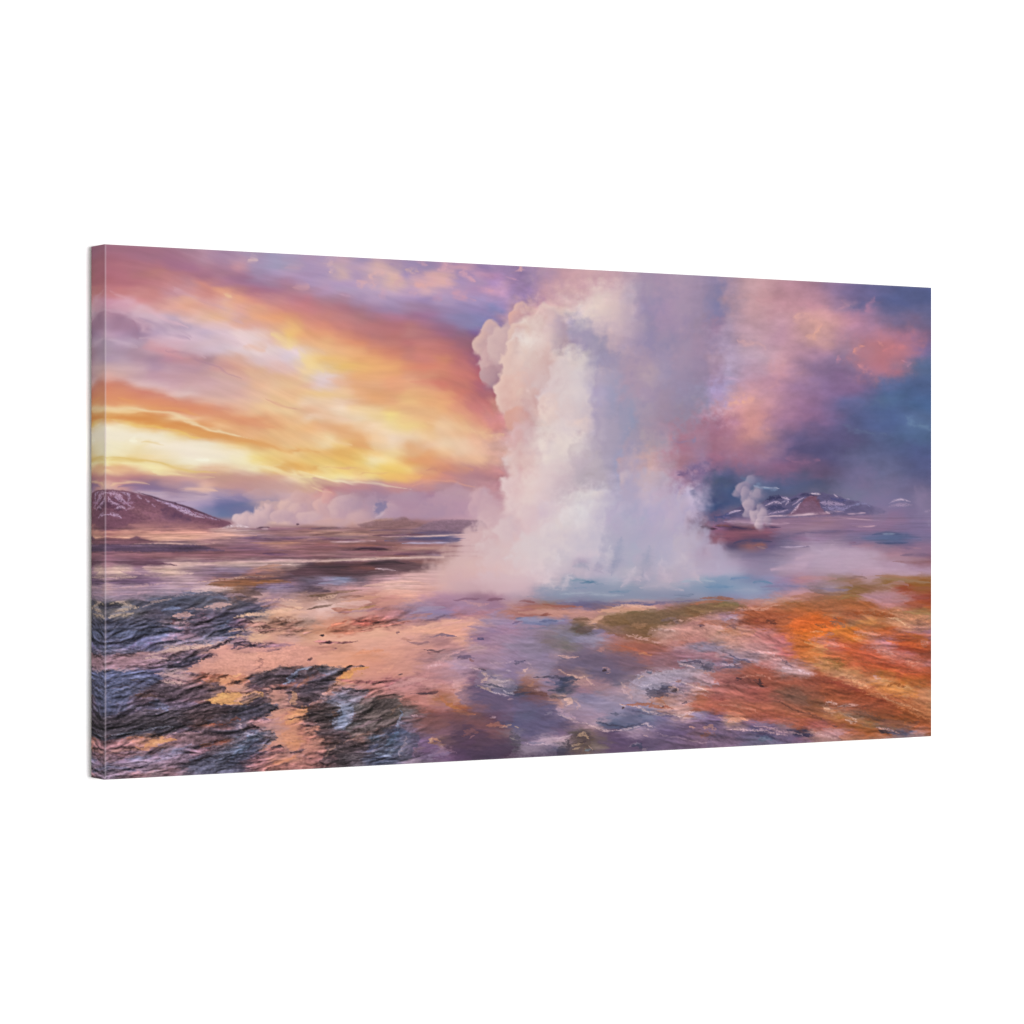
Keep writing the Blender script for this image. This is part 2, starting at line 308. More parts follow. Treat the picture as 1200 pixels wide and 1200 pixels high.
SKY_B = """
B090B4 B094B8 C49CB0 A890B8 B894AC A888AC 9C80AC 9C80AC 9C80AC 9C7CAC 9C7CA8 A080A8 9C7CA8
B090B4 B094B8 C49CB0 A890B8 B894AC A888AC 9C80AC 9C80AC 9C80AC 9C7CAC 9C7CA8 A080A8 9C7CA8
B094BC B898B8 C8A4B0 C09CB8 D8ACAC C09CAC A48CB4 A088B0 B48CB0 C894AC 9C7CAC A484B0 9C7CA8
B090B8 B094BC D0A8AC B898BC C8A4B4 E0B0A8 A88CB8 D8A4AC D8A4A8 A084B4 C090B4 B084B0 A484B0
B090B8 B898BC B898C0 B898BC C8A4B8 DCB0A8 C8A0B4 D8A4AC E0A8A8 AC8CB8 B08CB4 B088B8 C094B4
B8849C B890B4 B498BC B498BC B89CC0 C4A0BC BC98BC D0A4B4 BC98BC B894BC B48CB8 C494B8 BC90B8
C47888 B07C90 B08098 A888AC B494B8 B094BC B090BC A488B8 B094BC A48CBC A890C0 AC8CB8 AC88B4
D07C80 C47C84 B87484 AC7488 A47CA0 A484AC A884A8 A480A8 A084B0 9884B4 9884B8 9088BC A084B4
DC8878 D08078 C47C80 B87880 B07488 B47490 A87090 A47098 987CA8 8C80B0 8C84B8 A084AC B890A8
EC9878 E48C74 D48078 C47878 C07478 BC707C BC747C B07088 9C6C90 9078A4 8880B0 9880A8 C8A0A8
F0A470 EC9C70 E08C70 D07C70 C07474 C07070 C07878 B87078 A86884 946888 886498 B8909C D0A4A8
F0B484 F0B078 EC9C70 E48C68 D48070 C87870 C47070 CC7874 BC6C70 A46478 946478 A87C88 D8B0B0
ECC4A4 F0B880 F0B078 F0A870 E49068 D47C68 C87870 D47C70 CC7470 B86870 9C5C78 A06880 D8B4B4
F4CC90 F0BC70 F4B870 F0A868 F0A468 E48C68 D48070 DC8074 DC8468 C46C70 A0607C B08080 DCB8B4
F4D098 ECC898 F0BC68 F4B468 F4AC68 F0A468 E89068 E08068 DC8068 D07470 B86474 A87080 E0B8B4
E8C4A0 E8CCC8 ECBC98 F0AC70 F0A870 F0A070 E89C78 E09070 D88068 D8786C C06870 B07078 E4BCB4
ECB898 E8C8C4 ECB898 ECA878 ECA878 EEA074 ECA478 E89874 DC7C68 CC7468 B86470 A87080 E8C4B8
F0C088 F0C488 F2C490 EEAC78 ECA46C ECA470 EEB074 ECA870 E8986C D87868 B86870 B87078 E8C0B8
F0C8A4 F0C8A0 F0C8A8 ECB080 ECA870 ECA874 F0B878 ECA870 F0A870 E48C70 C87070 D08880 E8C0B8
EAB48C F0C4A0 F4D4B4 F4CC98 F2C890 F0B878 ECB078 F0B47C F0AC74 E89874 D87C78 D08880 E4B4B0
F0C8A4 ECB888 F0C8A0 F4D4AC F4D090 F8D880 F2C080 F0B47C F0B888 ECA878 E4907C D88888 D89494
F0B478 F0B07C ECAC74 F0C090 F4D0A8 F4D498 F4D084 F2BC80 F2C498 ECB080 E8A080 DC8C84 D89090
F0BC84 F0C890 ECB074 ECAC70 F4C898 F4D4B4 F4D0A8 F2C490 F0C094 ECB488 E8A888 D89C90 D8A4A4
F0C080 F4D098 F0C070 ECAC68 F0C898 F2D0A8 ECB07C F0C098 F2CCA4 F0C4A0 ECB494 D8A498 DCB0B0
EEBC6C F0B868 ECB058 EEB860 F4C880 F4D090 ECB078 EEA870 F0B888 F0C4A0 ECB898 E0A898 DCB4B4
F0C46C F0C468 F0BC5C F4CC70 F4DCA0 F4D080 EEA860 E89C64 E8A07C ECB08C ECB490 D8A090 D0A8A8
F0B860 F4D080 F4CC70 F0C06C F6D070 F8CC64 F4C870 E09C70 D88870 C88880 C88884 C88888 B88890
F4DC98 F4D890 F4DC98 F0C888 F4D080 F4BC60 F4B068 E89870 D48880 C48484 B88088 B88088 B08490
D8A890 C48484 C8888C C48890 B48494 D0908C D89088 C88C90 B88894 B88898 C08C94 C89098 B88C98
D4A09C E09088 BC9098 B08898 A8849C A8849C B08CA0 A87C98 B490A4 BC94A0 C498A4 C08C98 D0A8AC
CCA0A0 D0A4A4 C09CA8 B890A0 A088A0 AC849C B088A0 B08CA4 B890A4 BC90A8 C49CA8 C89CA8 D8B4B4
C8A0A4 CCA0A4 C8A0A8 C098A4 A48CA8 B890A4 B88CA0 B890A4 B890A4 C094A8 C49CAC CCA4AC DCB8BC
C8A0A4 CCA0A4 C8A0A8 C098A4 A48CA8 B890A4 B88CA0 B890A4 B890A4 C094A8 C49CAC CCA4AC DCB8BC
"""
G_A = """
B06C6C B07068 B87870 B87870 C07C74 B87878 A87074 C89C98 D0A8A8 C8A4A8 8C6070 9C7078
A06468 A86C68 8C5C60 D09484 D8A090 D89C88 D89C90 C89490 C09094 A88090 A07880 A87878
845C6C 7C5868 685060 6C5468 785870 6C5468 986C78 8C6470 8C6478 94687C B07C78 B47C74
8C5C70 906070 946070 8C5C64 845460 8C5C68 905C68 885864 8C5C6C 8C5C70 8C5C6C 8C6070
A87484 8C6878 80586C 6C4C60 C09C9C C8A8A0 A8848C C09C98 C8A8A0 C8A8A8 C8A8A8 D8B8B0
C8A4A0 D8B8A8 A08094 D0B0A8 D8B4A4 A88894 94788C 806880 80687C A0706C A87464 644850
A88898 846880 7C6080 886C88 A88C98 B498A0 9C7C8C 9C6C60 906050 946050 A07060 7C5C68
C0A0A4 A890A4 A48CA0 A890A8 B8A0B0 A890A4 C8B0B4 B4988C 886450 6C5864 94849C 88748C
9C8C9C 94849C 8C7C90 6C6C80 606880 5C6880 787C90 6C5C68 7C6460 C09C98 A88894 B09090
404454 8C8878 505460 4C5468 5C6880 404858 848490 C4A498 606070 5C5468 A88890 D8B098
5C5C58 A89C88 7C7874 584C5C 5C6078 484C64 785C70 585470 4C4858 54586C D4A888 E8B898
384058 3C4860 485068 384058 B08C90 8C7080 806478 485068 6C5468 D8B098 A07460 906858
404C68 485878 505C7C 485474 605C74 705C70 484458 3C4458 50506C C89C8C D09C80 8C6458
5C5C7C 586080 54587C 6C6484 9C849C A4889C 8C8CA8 8C84A0 A48490 E0B490 D8A48C D8A898
585870 605C74 605870 6C6480 D0B0A4 A08488 D8A898 E0A494 6C4C5C B07C88 A47080 E0A090
846C7C A07C84 B48C90 A88890 785C68 5C4C5C 6C5464 E0A090 E8A890 E4A88C E4A890 E8A890
A48090 A88088 90707C 6C586C 4C4C64 585068 D89C8C E09C84 E4A088 D89484 E49C80 A87468
5C648C 58628A 5C6488 5C5C80 B0989C A88888 9C6458 B47860 D89070 6C4C50 504450 584858
54608A 5C668C 4C4C68 3C3C54 C0989C 9C7478 9C6454 E8A070 C08060 504454 604448 7C6070
5C688C 606C90 4C4858 50444F 544858 64505C 6C5460 D89878 C09080 6C5058 C89080 6C5054
5C6890 5C6488 584854 544450 6C5868 70586A 70504F D8A050 D8946C 504850 C08C7C 8C6860
505C84 5C5878 605874 687098 6C6480 50485C 4C3C40 503C40 484854 484858 A07C74 A07068
3C3C50 3C3A48 3C3844 484858 40404C 503C3C 4C3434 443840 484858 50485C B0807C D89070
242830 2C2C34 2C3034 2C2E30 343438 3C2C2C 70483C 90503C 504850 B08080 C09088 D08C6C
343440 40444C 40404C 3C3C48 54505C 6C5860 4C4048 545058 687088 585C70 C09084 D09070
543C44 80585C B87858 D89458 A07070 7C6470 584448 805044 606478 505468 C09084 D89868
8C6068 946468 A07070 8C7080 9090B0 7C6C84 5C4450 686070 607898 484C64 A87070 B08078
7C6474 7C6884 8484A4 8C7C98 806C80 5C4C5C 404054 606880 504C60 805C68 B47C6C C88C74
585C74 807084 908098 806C78 90707C 504C5C 4C5068 585C74 383848 9C6C70 A87064 A87068
504C5C 705C68 A07880 806C74 90707C 504C5C 4C5068 585C74 383848 9C6C70 A87064 A87068
"""
G_B = """
906060 A07870 B08484 A07070 A07468 8C605C A07C7C 8C6870 806074 8C6878 C8A4A8 D8B4B4
B88884 A87870 B08884 A87C7C 9C7070 806068 5C4C6C 5C5478 4C4C78 C8A0A8 D8B0B0 DCB8B4
946064 905858 8C5C5C 8C5C5C 7C5050 94605C B07874 A87070 B08080 C8A0A0 D8B0AC DCB8B4
8C6068 906468 8C6470 906068 845460 8C6068 906468 80606C A88080 D0A8A8 D8B0AC DCB8B4
5C4450 644040 5C3C44 704848 403438 64484C 785054 845C60 B08884 D8B4AC DCB8B4 DCBAB8
604C50 5C4C50 4C4440 644C50 80686C 946C70 B88C8C C8A09C D8B4AC DCB8B0 DCB8B4 DCBAB8
685C70 9890B0 8088A8 706070 A88088 C49CA0 D8ACA4 DCB0A8 D8B4B0 D0B0B4 D0B0B8 CCB4B8
605060 8C7078 B08890 C89898 D8A8A0 E4B8A8 E0B4A8 DCACA0 D8B0AC CCACB0 C8A8B0 C4A8B0
A48074 8C6C60 C0988C C89484 D09484 D8988C E8AC98 C898A0 B890A8 B08CA4 9C7890 A88098
C8A090 E0C0B4 D0A898 C89484 B88074 C48C88 A88898 A488A4 A07C98 A888A8 A888A0 A07C98
D8B0A0 E0B8A8 CC9C8C D0A090 C88880 B47C80 9C7C94 9484A8 9080A8 B07C8C B08090 A88CA8
B09080 D89C80 CC8C70 A85C50 B06858 A46C68 C08C88 B08484 C4908C E0A898 D0A098 A890A8
C08C70 D0906C C4785C D89C80 E8B090 E8AC90 ECB094 F0B494 F0B094 E8A890 B090A0 9C80A0
D8A484 E8B090 ECB494 ECB494 ECB494 E8B094 DCA494 B08888 A87C84 E0A890 987898 A488A4
DCA088 C08470 C89070 ECB090 EEB498 ECAC90 DCA08C D0968C B08084 BC9094 B898A0 A888A0
E8A88C ECAC88 ECA880 ECA070 E4986C E0A084 D09484 A4787C B08C90 9C8094 A888A0 A88CA4
C08878 E8A480 ECA87C ECA078 DC9478 D0917C D09484 C89494 C898A0 B89CB4 A888A0 A890A8
6C6878 70687C D89050 E09C78 D8947C D4907C D09484 C48C8C B88C94 B490A4 806880 8C7C98
6C5058 505060 C88C64 C48878 CC887C A06468 BC8084 C88C8C B88890 C09498 80607C C8B0A8
4C4454 B07C6C 8C7078 A87878 B87C74 C08480 C88C88 8C5C5C A86858 D09890 64587C 6C6888
8C6464 6C6878 808098 A0747C 644C48 604C48 C07C70 C48478 B07450 C8948C 645C80 645C80
583C34 4C3C38 8C98B0 606068 544840 504440 685450 AC7068 B07874 A86444 906060 5C587C
50403C 34302C 7890B0 685458 60504C 5C5048 7C7880 845048 8C504C 804C48 705058 684C68
8C605C 503C3C 708098 585058 7C686C 5C4C54 807C98 784C50 785060 6C4858 804C50 6C4C5C
A86C60 584444 584C54 785C5C 605458 3C4C68 64688C 806888 8C647C 503C58 6C4860 7C5058
B87868 684C48 483838 806460 586880 506080 8C7C98 84688C 9C7868 4C3C58 544058 584460
B87C6C 9C6C64 3C3430 5C5058 50607C 5C6880 8C7890 785C7C 80607C 584468 50405C 544460
A87068 8C6060 30302F 605C68 44506C 606480 807488 6C6078 785C80 5C4468 483C58 48405C
A87068 8C6060 30302F 605C68 44506C 606480 807488 6C6078 785C80 5C4468 483C58 48405C
A87068 8C6060 30302F 605C68 44506C 606480 807488 6C6078 785C80 5C4468 483C58 48405C
"""
G_C = """
D8B4B8 DCC0C4 DCC8CC DCD0D0 DCD0D4 C8BCCC B4A8C4 B0ACC4 B4A8C4 B8ACC4 B4A4C0 7C6880
DCB8B8 DCC4C8 DCCCCC DCD0D0 D8CCD4 C4BCCC B4B0C8 ACACC4 B0ACC4 BCB0C8 BCACC4 80647C
D8B8BC DCC8C8 DCCCD0 D8CCD0 D4C8D0 CCC0CC B8B4C8 ACACC4 B0ACC4 BCB0C8 C0B0C8 9C849C
D8BCBC DCCCCC DCD0D0 D8CCD0 CCBCCC D0C0CC B4B0C4 B0B0C4 ACA8C0 B8B0C8 C4B4C8 A890AC
DCC4C4 DCCCD0 DCCCD0 D0C4CC A898B4 BCB0C8 A4A4BC ACB0C4 A4A4BC BCB4C8 C4B8C8 B0A0B8
DCC8C8 DCCCD0 D8C8D0 C0B8C8 B0A8BC B8B0C8 B0B0C4 B4B4C4 ACA8C0 B8B4C4 BCB4C4 B4ACC4
D8C4C8 D0C0C8 B8B4C4 8CA0B8 98A8C0 9CA8C0 ACB4C8 A8ACC0 9CA4BC B0B0C0 A8B0C4 98A8C0
C8B4C0 B8A8B8 98A4B8 90A4B8 98A4BC 8CA0B8 98A8BC 94A4B8 9CA4B8 A4A8BC 90A4BC 84A0BC
B8A0B0 A898A8 8C94AC 8898B0 888CA8 8494AC 8C98B0 8C98B0 8C94AC 8C90AC 848CA8 9098B0
B89094 A47070 9C7460 8C6C78 6C648C 746884 A07C80 D8A490 C89890 B08484 8C6C60 8C6450
B47C74 B07870 C08C80 C89080 C8948C BC8C80 B09070 84704C 7C6C48 806C54 7C6C50 8C6840
A08CB0 7C84AC 707CA8 8C80A0 7C6450 C49880 7C6440 80643C 806440 806C50 A87C70 B8807C
A484A0 9484A0 8C8090 847C84 605850 7C7490 987884 886850 7C5C38 A08070 C08C80 B88C80
A08CA8 948CA8 7C7480 808090 8C8CA8 9890A8 A87878 B07864 A06C54 C09080 B47868 B88480
988CA8 8C88A0 807C8C 78787C 7C748C 8C7484 A07470 B06850 A86450 AC7068 B89098 8888A0
A08CAC 908CA8 8C84A4 A89098 7C7088 786C84 786880 806878 A46868 A06C6C 9C6C78 A88490
9484A8 988AA4 8C84A0 7C7088 6C6884 706880 786880 806878 8C6C7C 90686C 8C6C78 8888A0
8C7CA0 B09498 8C84A0 806878 A08484 6C6884 686480 807080 9C8490 A4A0B8 A8A4B8 B4A0A4
8C7C98 9C7068 90809C 485070 A88484 9C7C88 6C6880 908090 9C9CB8 A49CB0 A094B0 B89090
4C5068 70504C 90788C 485068 9C7C90 A08490 A88C9C C4A0A0 8C90A8 505068 585068 B08C7C
605C80 6C5468 805C60 C0988C 7C7898 8C88A8 9C90A8 AC98A8 C49C98 B87C60 B89090 B06C4C
706488 646080 6C6484 B49094 AC98B0 9C94B4 9894B4 8880A0 8C849C B88C7C C8A098 B07058
646080 5C6080 605878 8C7C98 A0849C B094AC 7C80A0 505C80 7880A0 787094 D0B0AC 8C88AC
58587C 605C80 605C80 605878 A08498 B89CA8 485C80 5C6488 707094 787094 80708C 887090
7C7484 605C80 706888 7C6888 5C5450 806870 604C6C B8A0B4 A890AC 706088 6C5C84 7C6474
6C6474 786C8C BCA8BC B8A0AC 605448 6C5C50 604C70 604C70 645474 6C5C7C 786484 7C6880
4C4458 8C8098 6C6480 4C5068 7C6C58 8C7C68 685070 645070 5C5070 705C7C 6C5C7C 705C7C
503C54 4C4058 4C405C 48405C 4C4458 504060 58466A 5C4C70 5C5070 645474 6C5C7C 705C7C
503C54 4C4058 4C405C 48405C 4C4458 504060 58466A 5C4C70 5C5070 645474 6C5C7C 705C7C
503C54 4C4058 4C405C 48405C 4C4458 504060 58466A 5C4C70 5C5070 645474 6C5C7C 705C7C
"""
G_D = """
8C6080 604058 784C5C 8C5870 94708C 9C7890 A07C94 94708C 8C6C90 8C6C90 8C6C90 806890 806890 806890
945C70 8C5468 744C60 6C4C68 6C6084 8C7094 98789C 88708F 7C6C90 6C6890 506088 54608A 786C94 786C94
8C6880 5C4C6C 8C5C64 6C587C 7C6C8C 9C849C 9C84A0 947C98 886C8C 94708C 7C6C8C 7C6488 8C6C8C 8C6C8C
B0A0B8 8C7C98 7C6C8C 807090 94809C A890AC A894AC B094B0 B094AC B094A8 A87C90 A87C90 94708C 805C78
B4ACC8 A898B4 9484A4 8C80A0 9C8CA8 A890AC B09CB4 B49CB4 B8A0B4 B498AC B090A8 B08CA4 986C7C 946470
B0B0CC A8A8C4 948CAC 9488A8 A08CA4 AC90A8 AC94A8 B098AC B098AC B898AC B494A8 B494A8 B090A8 B090A4
7CA0C0 88A0C0 7888B0 8C90B8 9C84A8 B08090 A88898 947868 9C7464 B08C8C 906838 9C6C38 986434 986434
6C98BC 80A4C4 8CA4C4 8090B8 9488AC A88CA0 8C7880 A08C98 8C6840 8C6440 A88070 A04C30 985C28 9C5C2C
7C88A8 8890B4 909CBC 9494B0 B88C8C C88C80 9C6850 A07048 9C6838 B88C94 B88890 B07C78 A85040 984020
80603C 8C6848 B8847C C88C78 AC7850 98602C 9C6438 9C6438 A8642C A86030 C08480 B87468 B45C30 A04C24
A08088 A88490 9C5030 A05030 C06030 D06C28 C46420 AC7448 A86038 C09060 A8703C B08C58 A88850 A48450
B09498 A08C9C 8C4C34 904030 B86430 DC6820 E06818 C86828 9C7048 C08440 B07848 C89C68 9C8064 9C8064
C09C88 C49C80 C08C84 C08888 C46C38 D06C1C E08420 D8842C D88020 C08050 B86028 B87860 A87878 A07C90
B09488 C09884 C08C84 C48080 C07070 C06C24 D08050 D07040 CC7828 C48060 C08488 A85028 B05C30 A87880
8C88A0 B09C98 B89498 B88C90 C07878 C06820 D89858 C86C50 C85C2C C46848 C48488 B85438 A84C28 A04C2C
A8808C 8484A0 7C7890 C8A0A0 C0706C C07838 B88038 C07040 C86430 C05838 C87C60 B47070 985038 985038
9484A0 6C6884 A06C60 A86058 C0A4AC B08070 C89858 986C28 C46C40 C86030 B04C28 C46040 B87868 B07070
9C6C68 A47068 9C5C48 A46450 A09498 B8A0A0 A05C3C C89860 D0A060 B87040 B06C2C BC5830 C05C2C A04C20
A87470 7C4C4C 74443C 9C5844 985840 985840 985038 9C4C34 A46040 C89468 D0A060 C8802C A06428 BC6030
B07874 A86860 A05850 985444 805C48 7C5844 985434 984C30 8C402C A04C28 C88850 D8A868 C08450 C09060
AC645C A06454 A05C50 9C5848 785848 785C48 8C5C38 9C5C30 9C5028 94482C 984828 A05028 C08858 C89868
AC6850 B07050 AC6848 A86448 A06444 84583C 805830 A89080 7C5C50 7C5040 8C4C2C 985024 A05C30 C09058
7C6888 C89878 A86850 A86048 A06040 A46440 945C30 B8884C 988068 74583C 805430 8C4C20 905024 A06030
706890 A8948C 7C7098 84708C 8C7478 A86040 985C60 A06030 A46830 8C6C40 706058 8C6840 985830 985830
807090 6C6488 585C80 50507C 8C7C98 3C4060 C0988C BC9494 A87060 A0602C A06C50 58607C C0A0A0 985828
7C6C88 786C90 607090 607898 5C5C84 806888 988070 988070 988070 988070 988070 988070 988070 985828
7C6C88 786C90 607090 607898 5C5C84 806888 988070 988070 988070 988070 988070 988070 988070 985828
7C6C88 786C90 607090 607898 5C5C84 806888 988070 988070 988070 988070 988070 988070 988070 985828
7C6C88 786C90 607090 607898 5C5C84 806888 988070 988070 988070 988070 988070 988070 988070 985828
7C6C88 786C90 607090 607898 5C5C84 806888 988070 988070 988070 988070 988070 988070 988070 985828
"""
STEAM = """
9C7CA8 A084A8 B08CA8 C898A4 D0A0A8 D0A4AC C8A0AC B89CB0 A890AC AC90AC AC94AE A08AA8 9484A8 A88CA0
A484B0 A080AC C898A8 D4A8AC D8ACB0 E0C4C0 D8B8BC B8A4B8 A490AE A890AE AC92AE A08AA8 8C80A4 B890A0
CC9CA4 D0A4A8 DCB4B4 D8B8B8 E0C8C8 E4CCC4 D8BCBC BCA4B8 9C8CB0 AC90B0 A890AC A08AA8 8880A8 B08C9C
D8B0B0 E0C4BC DCBCBC B8A0B4 ACA0B8 C8B0BC D0B4BC BCA4B6 9C8CAC A48CAC A48CAC 9C86A2 A080A0 B89CB4
DCC4C0 E8D4CC E0C4C0 B8A0AC B0A0B8 A498B0 C4A8B4 B49CB4 988AAE 9C8CAC A48EAA A488A4 A48CAC B49CB8
E8CCC4 E0C4BC D8B4B0 D8C4C4 D4C4C4 A498B4 A494B0 AC94AC AC94AC A090B0 A48EAA A088A6 AC8CA4 B8A0BC
E8C4B8 DCB8B4 D8BCBC DCC8C8 D8C8CC B8A8BC A89AB4 AC94AC B49CAC A494B2 9C8AA8 9884A2 A888A8 B4A0C4
ECC8B8 D8B4B0 DCC0C0 DCC8C8 D8C8CC B4A6C4 A09AB8 AC96AE A892AE A08CA6 988AAA 948AA8 B098C4 B8A0C0
E4B0A4 D0A4A4 E8CCC4 DCC4C4 D4C0C4 B4A4BC A098B4 9C96B2 A896AC A08AA2 9888A2 9C86A0 C094A8 D09CA0
DCA4A0 D4B4B4 DCC4C0 E0CCCC DCC4C4 B8A8BC A89CB4 9894B0 A490A6 A488A0 A08098 A87C94 A8708A C88898
D8A4A0 D8B8B8 E4D0CC E4D2CC DCCCCC B4A4B8 A89CB4 A096B2 B09AA6 B49AAC A87890 A07C98 A06C84 B07C94
D8A8A4 E0BCB8 E4D0CC DCC8C8 C8B4C0 BCACB8 A89CB6 B0A0B8 CCA4A4 BC9CAC A8788C 98789C 986888 8C6C90
DCB4B4 E4C8C4 E0C8C8 D0B8C0 BCACB8 BCACB8 B0A4BC B4A4BC C8ACB4 B8A0B4 A07898 8C7098 585C80 545C84
E0BCBC E4CCC8 DCC4C8 D0BCC4 D4C8CC D0C4CC B8ACC4 B0A4C0 C4B0C4 BCA8C0 B8A8C4 B4A4C4 505880 505C88
E0C4C4 DCC0C4 D4BCC8 DCCCD0 DCD4D8 C8BCCC B8AEC8 B0A8C4 B4A8C8 BCAAC6 B8A8C4 A898B8 48507C 64608C
D8B4B8 DCC0C4 DCC8CC DCD0D0 DCD0D4 C8BCCC B4A8C4 B0ACC4 B4A8C4 B8ACC4 B4A4C0 7C6880 8C6080 70486C
"""
def tiles(*ts):
    out = None
    for t in ts:
        g = np.array([[hx(c) for c in r.split()] for r in t.strip().split('\n')], np.float32)
        out = g if out is None else np.concatenate([out, g], 1)
    return out

def dense(P, G, x0, y0, dx, dy, X, Y):
    gx = np.clip((X - x0) / dx, 0, G.shape[1] - 1.001); gy = np.clip((Y - y0) / dy, 0, G.shape[0] - 1.001)
    xi = gx.astype(int); yi = gy.astype(int); fx = gx - xi; fy = gy - yi
    A = .3                                   # tension: softer than a Catmull-Rom, no ringing
    def w(t): return [A * (-t ** 3 + 2 * t * t - t), (2 - A) * t ** 3 + (A - 3) * t * t + 1, (A - 2) * t ** 3 + (3 - 2 * A) * t * t + A * t, A * (t ** 3 - t * t)]
    wx, wy = w(fx), w(fy); out = 0
    for j in range(4):
        yy = np.clip(yi + j - 1, 0, G.shape[0] - 1); r = 0
        for i in range(4):
            xx = np.clip(xi + i - 1, 0, G.shape[1] - 1)
            r = r + G[yy, xx] * wx[i][..., None]
        out = out + r * wy[j][..., None]
    return np.clip(out, 0, 1)

def dense_colours(P):
    X, Y = P.X, P.Y
    sk = tiles(SKY_A, SKY_B)
    # interpolate along the drift of the clouds: shear so that rows follow the streaks
    q = fbm(P.ax / 50, P.ay / 20, 4, 81, .5); q2 = fbm(P.ax / 34, P.ay / 14, 4, 84, .5)
    c = dense(P, sk, 120, 290, 20, 10, X + q2 * 9, Y + q * 4.5 + q2 * 1.5)
    m = sm((600 - X) / 16 + .2) * sm((612 - Y) / 8)
    P.img += (c - P.img) * m[..., None]
    gr = tiles(G_A, G_B, G_C, G_D)
    near = sm((Y - 640) / 120)
    a = fbm(X / 16, Y / 5.5, 4, 91, .6); b = fbm(X / 16 + 50, Y / 5.5, 4, 95, .6)
    calm = 1 - .75 * sm((X - 500) / 50) * sm((900 - X) / 50) * sm((712 - Y) / 15)
    c = dense(P, gr, 120, 620, 20, 10, X + a * (7 + 3 * near) * calm, Y + b * (2 + 2.5 * near) * calm)
    m = sm((Y - 612) / 10)
    P.img += (c - P.img) * m[..., None]

def blur(a, r):
    for ax in (0, 1):
        c = np.cumsum(np.concatenate([np.repeat(a.take([0], ax), r + 1, ax), a, np.repeat(a.take([-1], ax), r, ax)], ax), ax, dtype=np.float64)
        n = a.shape[ax]
        a = ((c.take(range(2 * r + 1, 2 * r + 1 + n), ax) - c.take(range(0, n), ax)) / (2 * r + 1)).astype(np.float32)
    return a

def settle_steam(P):
    """keep the billows, but bring their broad tones to the colour notes"""
    X, Y = P.X, P.Y
    c = dense(P, tiles(STEAM), 600, 320, 20, 20, X + P.n_lmp * 5, Y + P.n_iso * 5)
    low = blur(blur(P.img, 9), 9)
    m = sm((X - 592) / 22) * sm((868 - X) / 24) * sm((Y - 300) / 20) * sm((632 - Y) / 24)
    P.img += (c - low) * (.8 * m)[..., None]
    np.clip(P.img, 0, 1, out=P.img)

SATURATION = .87
AREA = .62
def paint(P):
    base_colours(P); dense_colours(P)
    st, pg, puff = P.st, P.pg, P.puff
    X, Y = P.X, P.Y
    # fine streaks in the left sky, mottling in the right one
    sky = sm((590 - Y) / 25); lf = sm((600 - X) / 60)
    m = .04 * fbm(P.ax / 60, P.ay / 9, 5, 41, .5) * lf + .10 * fbm(X / 30, Y / 17, 5, 43, .55) * (1 - lf)
    P.img *= (1 + m * sky)[..., None]
    def sky_st(c, w, p, a=1, soft=1.5, rough=.5, k='s', tap=1, grain=0):
        if w > 4 and pp(p)[0][0] < 600: return
        a *= .6
        st(c, w * 1.25, p, min(1, a * 1.05), max(soft, 1.4), rough, k, tap)
    def sky_pg(c, p, a=1., soft=2, rough=2, k='s', grain=0, curve=1): pg(c, p, a * (.5 if pp(p)[0][0] < 600 else 1), soft * 1.5, rough, k, grain, curve, .6)
    sky_strokes(sky_st, sky_pg, puff)
    def far_st(c, w, p, a=1, soft=1.5, rough=.5, k='s', tap=1, grain=0):
        if k == 's': st(c, w * 1.15, p, a * .9, 1.4, rough, k, tap)
        else: st(c, w, p, a, soft, rough, k, tap, grain, .25)
    def far_pg(c, p, a=1., soft=2, rough=2, k='f', grain=0, curve=1): pg(c, p, a, soft, rough, k, grain, curve, .25)
    far_land(far_st, far_pg, puff)
    steam(st, pg, puff)
    settle_steam(P)
    ground(P, st, pg, puff)

